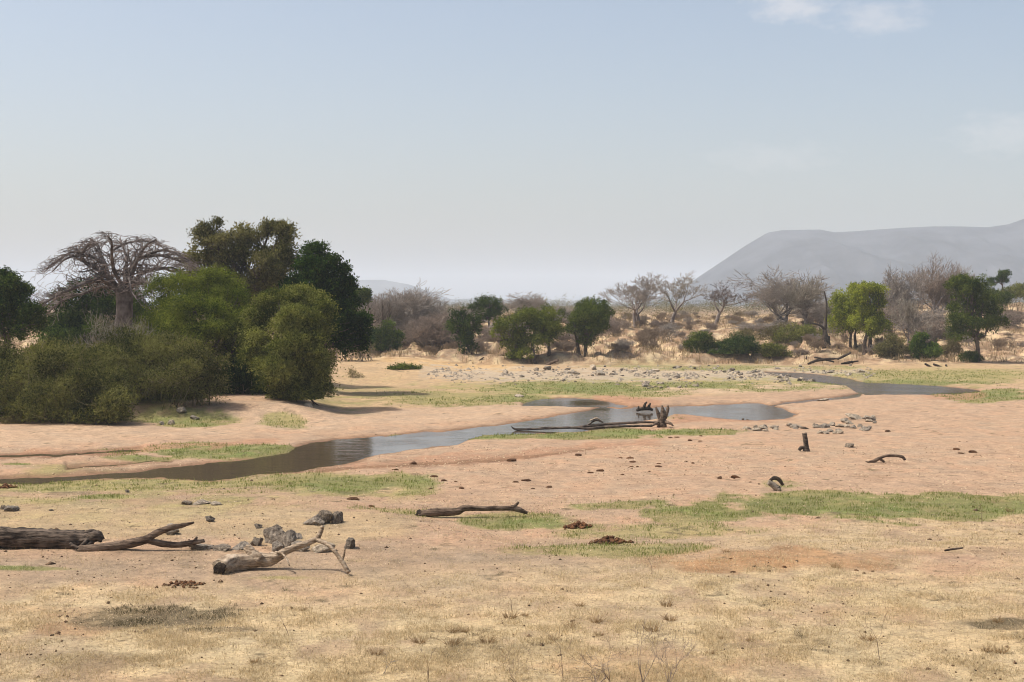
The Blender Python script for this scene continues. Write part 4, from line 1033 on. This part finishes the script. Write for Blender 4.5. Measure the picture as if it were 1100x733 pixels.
for a in ((337,568.5,11,12,'rock_grey','grey angular boulder, left one of the three-rock row on pink sand'),
          (348,567,9.5,15,'rock_dark','dark lumpy boulder in the middle of the three-rock row'),
          (362,566,9.5,13,'rock_dark','dark squarish boulder, right one of the three-rock row'),
          (375,594,9,13,'rock_dark','dark squat rock under the tip of the bleached branch'),
          (294,588,13,19,'rock_grey','large rounded grey boulder behind the bleached fallen tree'),
          (309,592,10,17,'rock_grey','pitted grey boulder between the large rounded one and the raised branch'),
          (300,597,10,11,'rock_grey','grey stone in front of the large rounded boulder'),
          (322,596,11,9,'rock_grey','grey stone lying under the raised bleached branch'),
          (345,597,14,8,'rock_pale','low pale slab between the raised branch and the dark squat rock'),
          (318,583,8,7,'rock_grey','small grey stone at the back of the boulder heap'),
          (258,595,14,8,'rock_grey','flat grey slab behind the hollow butt of the bleached tree'),
          (238,596.5,15,7,'rock_dark','dark flat slab left of the bleached tree'),
          (216,596,13,6,'rock_grey','thin grey slab nearest the forked dark branch'),
          (276,592,8,11,'rock_dark','dark stone beside the bleached stub'),
          (183,578,13,10,'rock_pale','pale boulder in the fork of the dark branch'),
          (226,565,8,7,'rock_dark','small dark stone alone on olive grass above the slabs'),
          (278,572,6,6,'rock_dark','small dark stone above the large rounded boulder'),
          (200,546,9,4,'rock_dark','dark flat stone at the left of a pale ledge in the grass'),
          (216,545,10,5,'rock_grey','grey flat stone in the middle of a pale ledge in the grass'),
          (234,546,9,3,'rock_pale','pale flat stone at the right of a ledge in the grass'),
          (12,553,8,6,'rock_grey','grey stone half out of the grass at the left edge'),
          (4,551,4,5,'rock_dark','small dark stone beside the left edge grey stone'),
          (55,553,3,3,'rock_dark','lone dark cobble on grass right of the left edge stones'),
          (137,529,4,4,'rock_dark','lone dark cobble on the grassy knoll beside the river'),
          (195,450,7,6,'rock_pale','pale boulder in shade at the foot of the brown olive thicket'),
          (209,452,6,5,'rock_grey','grey boulder right of the pale one below the thicket'),
          (184,456,3.5,6,'rock_pale','upright pale stone at the edge of the sandbank below the thicket'),
          (174,456.5,3.5,4,'rock_pale','small pale stone left of the upright one below the thicket'),
          (331,445,6,3.5,'rock_pale','pale flat stone at the foot of the drooping olive tree'),
          (557,426,7,3.,'rock_pale','pale flat rock at the edge of the brown backwater'),
          (885,430,9,2.5,'rock_pale','pale flat rock in the narrow channel between the pools'),
          (979,415.5,3,2.2,'rock_grey','grey rock breaking the surface of the upper pool'),
          (798,449,1.8,2.,'rock_dark','tiny dark rock standing in the lower pool, one beside it'),
          (803,449.5,1.6,2.,'rock_dark','tiny dark rock in the lower pool close to the sand'),
          (880,402.5,3.5,3.,'rock_dark','dark rock in the upper stream below the snag')):
    rock(*a)
# the stone ridge on the sand at right
for i in range(64):
    t = RR.random(); px = 800 + 142 * t + RR.normal() * 2; py = 461.5 - 2.5 * np.sin(t * 3) + RR.normal() * 1.1
    if i % 4 == 0: px = RR.uniform(880, 916); py = RR.uniform(463, 466)
    if i % 5 == 0: px = RR.uniform(905, 940); py = RR.uniform(449, 455)
    rock(px, py, RR.uniform(2, 6), RR.uniform(2, 4.6), RR.choice(['rock_pale', 'rock_pale', 'rock_grey']), 'pale stone among those forming the low ridge on the sand at right', 'stones of the low ridge on the sand')
rock(918, 450, 11, 5, 'rock_pale', 'largest pale boulder at the top of the low stone ridge on the sand')
rock(934, 452, 7, 5, 'rock_grey', 'grey boulder at the right end of the low stone ridge on the sand')
rock(907, 453, 7, 4, 'rock_pale', 'rounded pale boulder left of the largest one on the low stone ridge')
# stones strewn over the far bank
n = 0
while n < 250:
    px = RR.uniform(540, 935); py = RR.normal(401.5, 4.4)
    if n > 215: px = RR.uniform(690, 760); py = RR.normal(415, 1.6)
    elif n > 175: px = RR.uniform(828, 872); py = RR.uniform(403, 412)
    if not 393 < py < 424 or fbm(np.array([px / 14.]), np.array([py / 3.]), 61, 3)[0] < .46 + .06 * RR.normal(): continue
    Yq = gy(py); X = (px - CX) * Yq / F
    if water_d(np.array([X]), np.array([Yq]))[0] > 0: continue
    s = np.exp(RR.normal(0, .42))
    rock(px, py, 1.9 * s, 1.7 * s, RR.choice(['rock_pale', 'rock_pale', 'rock_pale', 'rock_grey', 'rock_dark']), 'stone among the many strewn over the far grassy bank', 'stones strewn over the far bank'); n += 1

rock(913, 480, 8, 6.5, 'rock_dark', 'brown pointed lump of wood-coloured rock on open sand right of the post stump')

# ------------------------------------------------------------------ dung heaps and clods
def lump(rg, s):
    th = np.array([[0,0,1],[1,0,0],[0,1,0],[-1,0,0],[0,-1,0],[0,0,-1]], float) * s * (.7 + .6 * rg.random((6, 1)))
    a = rg.random() * 6.28; c, q = math.cos(a), math.sin(a)
    th = th @ np.array([[c, q, 0], [-q, c, 0], [0, 0, 1]])
    th[:, 2] *= .7
    f = np.array([[0,1,2,2],[0,2,3,3],[0,3,4,4],[0,4,1,1],[5,2,1,1],[5,3,2,2],[5,4,3,3],[5,1,4,4]])
    return th, f
def heap(px, py, w, h, n, label, mat='dung', size=(.04, .1), group=None, seed=1, name='dung_heap', cat='dung'):
    rg = np.random.default_rng(seed); Y = gy(py, .1); X = (px - CX) * Y / F; k = Y / F
    z = float(ground_z(np.array([X]), np.array([Y]))[0]); g = Geo()
    for i in range(n):
        u = np.clip(rg.normal(size=2) * .45, -1, 1)
        dx = u[0] * w * k; dyy = u[1] * w * k * .8
        zz = float(ground_z(np.array([X + dx]), np.array([Y + dyy]))[0]) + rg.random() * h * k * max(0, 1 - np.hypot(*u) * 1.1)
        v, f = lump(rg, rg.uniform(*size)); g.add(v + np.array([X + dx, Y + dyy, zz + size[0] * .4]), f, rg.random())
    o = link(name, geo_to_mesh(name, g, M[mat], (X, Y, z), True)); o.location = (X, Y, z)
    return tag(o, label, cat, group)
heap(622, 562, 15, 7, 110, 'reddish brown dung heap on sand right of the lone brown log', seed=1)
heap(655, 583, 22, 7, 150, 'wider reddish brown dung heap with a stalk, just below the other heap', seed=2)
heap(195, 635, 22, 3, 60, 'scattered red brown dung on gravel below the bleached tree', seed=3, size=(.03,.07))
heap(8, 521, 8, 5, 40, 'brown dung heap at the left edge beside the river', seed=8)

def pats():
    rg = np.random.default_rng(21); ms = []
    for i in range(5):
        me = rock_mesh(400 + i, 'dung', 2, .5, 6); ms.append(me)
    sp = []
    for cx, cy, w, n in ((490,517,26,8),(815,613,30,7),(800,617,20,3),(930,620,20,5),(665,501,44,12),(748,468,34,9),(705,499,46,12),(790,512,40,9),(1035,484,26,6),(560,517,40,8),(640,490,90,9),(900,460,100,6),(470,505,40,5),(360,540,80,5)):
        for j in range((n + 1) // 2): sp.append((cx + rg.normal() * w * .6, cy + rg.normal() * 3.5))
    for px, py in sp:
        Y = gy(py, .1); X = (px - CX) * Y / F
        if water_d(np.array([X]), np.array([Y]))[0] > -.3: continue
        s = .08 * np.exp(rg.normal(0, .4)) * np.clip(Y / 45, .7, 1.5)
        o = link('dung_pat', ms[rg.integers(5)]); o.location = (X, Y, float(ground_z(np.array([X]), np.array([Y]))[0]) + s * .08)
        o.rotation_euler = (0, 0, rg.random() * 6.28); o.scale = (s * 1.4, s * rg.uniform(.8, 1.2), s * rg.uniform(.8, 1.3))
        tag(o, 'small dark dung pat among the many lying on the open sand', 'dung', 'dung pats on the open sand')
pats()

def far_gravel():
    rg = np.random.default_rng(98); g = Geo(); n = 0
    while n < 650:
        px = rg.uniform(460, 940); py = rg.normal(402, 4.5)
        if not 393 < py < 416 or fbm(np.array([px / 14.]), np.array([py / 3.]), 61, 3)[0] < .47 + .05 * rg.normal(): continue
        Y = gy(py); X = (px - CX) * Y / F
        if water_d(np.array([X]), np.array([Y]))[0] > -.2: continue
        v, f = lump(rg, np.exp(rg.normal(-2.1, .4))); g.add(v + np.array([X, Y, float(ground_z(np.array([X]), np.array([Y]))[0]) + .02]), f, .5); n += 1
    tag(link('gravel', geo_to_mesh('gravel', g, M['rock_pale'], (0, 0, 0), False)), kind='stuff')
far_gravel()

def specks(name, n, ymin, ymax, seed, smin, smax):
    """crumbs of earth, bark and straw that give the ground its grain"""
    rg = np.random.default_rng(seed); u = rg.random(n)
    Y = ymin * (ymax / ymin) ** u; X = rg.uniform(-.42, .42, n) * (Y + 4)
    _, dry, gr, ch, fb = zones(X, Y)
    ok = (rg.random(n) < (.25 + .75 * sstep(.35, .62, fbm(X / 1.1, Y / 1.6, 77, 4))) * (1 - .8 * gr)) & (water_d(X, Y) < -.3)
    X, Y = X[ok], Y[ok]; m = len(X); Z = ground_z(X, Y)
    sz = smin * (smax / smin) ** (rg.random(m) ** 2) * np.clip(Y / 34, .8, 2)
    th = np.array([[0,0,1],[1,0,0],[0,1,0],[-1,0,0],[0,-1,0]], float)
    v = th[None] * (sz[:, None, None]) * rg.uniform(.6, 1.3, (m, 5, 3)); v[:, :, 2] *= .9
    a = rg.random(m) * 6.28; c, q = np.cos(a)[:, None], np.sin(a)[:, None]
    v[:, :, 0], v[:, :, 1] = v[:, :, 0] * c - v[:, :, 1] * q, v[:, :, 0] * q + v[:, :, 1] * c
    v += np.stack([X, Y, Z - sz * .15], -1)[:, None]
    f = (np.arange(m)[:, None, None] * 5 + np.array([[0,1,2],[0,2,3],[0,3,4],[0,4,1]])[None]).reshape(-1, 3)
    tag(link(name, mesh_np(name, v.reshape(-1, 3), f, M['speck'], np.repeat(np.clip(rg.random(m) ** 1.0, 0, 1), 5))), kind='stuff')
specks('ground_crumbs', 130000, 22.5, 66, 51, .007, .03)

def debris():
    rg = np.random.default_rng(99); g = Geo()
    N = 1900; px = rg.uniform(-60, 1160, N); py = 440 + 300 * rg.random(N) ** .8
    Y = H * F / (py - HY); X = (px - CX) * Y / F
    ok = (water_d(X, Y) < -.4) & (fbm(X / 3, Y / 6, 55, 3) + .12 * rg.normal(size=N) > .5)
    X, Y = X[ok], Y[ok]; Z = ground_z(X, Y)
    for x, y, z in zip(X, Y, Z):
        v, f = lump(rg, np.exp(rg.normal(-3.75, .45))); g.add(v + np.array([x, y, z + .008]), f, rg.random())
    tag(link('debris', geo_to_mesh('debris', g, M['clod'], (0, 0, 0), True)), kind='stuff')
debris()

# ------------------------------------------------------------------ grass
def blades(name, n, which, h, w, mat, ymin, ymax, seed, lean=.5, pw=1.):
    rg = np.random.default_rng(seed)
    u = rg.random(n); Y = ymin * (ymax / ymin) ** (u ** pw); X = rg.uniform(-.43, .43, n) * (Y + 4)
    _, dry, gr, ch, fb = zones(X, Y)
    dens = {'dry': np.maximum(dry, .10 * (Y < 48)) * (1 - .9 * ch), 'green': gr, 'char': ch, 'bank': fb * sstep(.35, .6, fbm(X / 2.5, Y / 5, 71, 4))}[which]
    cl = fbm(X / .55, Y / .55, seed + 3, 3)
    ok = rg.random(n) < dens * np.clip((cl - .32) * 3.2, .06, 1.2)
    ok &= water_d(X, Y) < .05
    X, Y, cl = X[ok], Y[ok], cl[ok]; m = len(X); Z = ground_z(X, Y) - .005
    far = np.clip(Y / 34, 1, 3.2)
    hh = h * (.4 + 1.0 * rg.random(m)) * (.55 + 1.1 * np.clip((cl - .3) * 2, 0, 1)) * far ** .25; ww = w * (.7 + .6 * rg.random(m)) * far
    a = rg.random(m) * 6.28; d = np.stack([np.cos(a), np.sin(a), 0 * a], -1)
    b = rg.random(m) * 6.28; ld = np.stack([np.cos(b), np.sin(b), 0 * b], -1); le = lean * np.abs(rg.normal(size=m)) * hh
    P = np.stack([X, Y, Z], -1)
    tip = P + ld * le[:, None]; tip[:, 2] += hh * np.clip(1 - .3 * lean * rg.random(m), .2, 1)
    mid = P + ld * (le * .35)[:, None]; mid[:, 2] += hh * .6
    v = np.stack([P - d * ww[:, None] / 2, P + d * ww[:, None] / 2, mid + d * ww[:, None] * .4, tip, mid - d * ww[:, None] * .4], 1)
    tint = np.clip(.5 + .25 * rg.normal(size=m) + .5 * (cl - .5), 0, 1)
    V = v.reshape(-1, 3); i = np.arange(m)[:, None] * 5
    f = np.concatenate([i + np.array([[0, 1, 2, 4]]), i + np.array([[4, 2, 3, 3]])], 0)
    # second face is a triangle; keep quads by splitting the tip edge
    me = bpy.data.meshes.new(name)
    q = i + np.array([[0, 1, 2, 4]]); t3 = i + np.array([[4, 2, 3]])
    me.vertices.add(len(V)); me.vertices.foreach_set('co', V.astype(np.float32).ravel())
    li = np.concatenate([q.ravel(), t3.ravel()]).astype(np.int32)
    me.loops.add(len(li)); me.loops.foreach_set('vertex_index', li)
    me.polygons.add(2 * m)
    me.polygons.foreach_set('loop_start', np.concatenate([np.arange(m) * 4, 4 * m + np.arange(m) * 3]).astype(np.int32))
    me.update(calc_edges=True)
    at_ = me.attributes.new('tint', 'FLOAT', 'POINT'); at_.data.foreach_set('value', np.repeat(tint, 5).astype(np.float32))
    me.materials.append(M[mat])
    tag(link(name, me), kind='stuff')
blades('dry_grass', 620000, 'dry', .06, .007, 'straw', 22.5, 48, 41, 1.5)
blades('straw_stalks', 42000, 'dry', .13, .005, 'straw', 22.5, 46, 46, .8)
blades('green_grass', 420000, 'green', .07, .010, 'green', 33, 150, 42, .7)
blades('burnt_stubble', 120000, 'char', .05, .009, 'burnt', 24, 32, 43, 1.)
blades('bank_grass', 160000, 'bank', .36, .016, 'bankgrass', 156, 270, 44, .6)

def tufts():
    protos = []
    for i in range(3):
        rg = np.random.default_rng(300 + i); n = 46
        a = rg.random(n) * 6.28; r = .1 * np.sqrt(rg.random(n)); P = np.stack([r * np.cos(a), r * np.sin(a), 0 * a - .01], -1)
        d = unit(np.stack([np.cos(a), np.sin(a), .8 + 1.4 * rg.random(n)], -1) + rg.normal(size=(n, 3)) * .3)
        L = .10 + .16 * rg.random(n); v, f = seg_geo(P, P + d * L[:, None], np.full(n, .006), np.full(n, .002), 3)
        protos.append(mesh_np('grass_tuft', v, f, M['tuft'], np.repeat(rg.random(n), 6)))
    rg = np.random.default_rng(12)
    sp = [(548,668),(564,665),(612,679),(640,673),(487,684),(499,684),(594,693),(644,688),(524,695),(486,697),(405,708),(622,655),(451,696),(763,705),(774,690),(806,692),(273,716),(1075,703),(1060,702),(898,615),(780,598),(932,690),(720,670),(700,683),(1072,672),(1085,545),(325,661),(716,655)]
    for px, py in sp:
        Y = gy(py, .15); X = (px - CX) * Y / F; o = link('grass_tuft', protos[rg.integers(3)]); s = rg.uniform(.35, .8)
        o.location = (X, Y, float(ground_z(np.array([X]), np.array([Y]))[0])); o.scale = (s * 1.3, s * 1.3, s); o.rotation_euler = (0, 0, rg.random() * 6.28)
        tag(o, 'small brown tussock of dry grass standing out of the pale straw', 'grass tuft', 'brown tussocks in the foreground straw')
tufts()

def weed(px, py, top, w, label, seed, n0=2, mat='drybush', lv=3, lean=0.):
    Y = gy(py, .12); X = (px - CX) * Y / F; z = float(ground_z(np.array([X]), np.array([Y]))[0])
    P0, P1, R0, R1, LV = grow(seed, n0=n0, levels=lv, L0=.3, r0=.011, rr=.62, spread=.5, twig=.0035, trop=.15, kids=(1, 2), lean=(lean, 0), wob=.12, one=True)
    P0, P1 = fit(P0, P1, w * Y / F, (py - top) * Y / F)
    v, f = seg_geo(P0, P1, R0 * .8, R1 * .8, 3)
    o = link('dry_weed', mesh_np('dry_weed', v, f, M[mat], np.repeat(np.random.default_rng(seed).random(len(P0)), 6))); o.location = (X, Y, z)
    tag(o, label, 'weed', 'dry weeds in the foreground')
for a in ((690,738,660,50,'tallest dry leafless weed with reddish base at the bottom edge',61,4,'dryred',4,.1),
          (655,736,690,60,'spreading thin bare weed leaning left of the tallest weed',62,3,'drybush',4,-.5),
          (605,734,668,40,'slender two-stemmed bare weed left of the spreading one',63,2,'drybush',3,-.3),
          (560,742,700,40,'low bare twigs at the bottom edge left of the slender weed',64,3,'drybush',3,-.4),
          (550,662,634,14,'thin upright dead stalk amid short brown tussocks in centre straw',65,1,'drybush',3,0.),
          (945,712,662,26,'single fine-branched dead stalk in open straw at lower right',66,1,'drybush',4,-.1),
          (700,622,604,6,'very thin dead stalk on the green tongue in the middle',67,1,'drybush',2,0.),
          (718,740,690,50,'dense reddish dry twigs at the bottom edge right of the tallest weed',68,6,'dryred',4,.1),
          (640,740,705,70,'matted reddish dry twigs at the bottom edge below the spreading weed',69,6,'dryred',4,0.),
          (460,736,700,20,'short forked dead stalk at the bottom edge near the centre left',70,2,'drybush',3,0.),
          (412,728,705,18,'pale bent dead stalk at the lower left of centre',71,2,'palestick',3,.3),
          (1055,560,536,10,'feathery green brown stalk by the right green strip',72,2,'drybush',3,0.),
          (310,690,660,10,'faint thin dead stalk right of the dark burnt patch',73,1,'drybush',3,0.)):
    weed(*a)
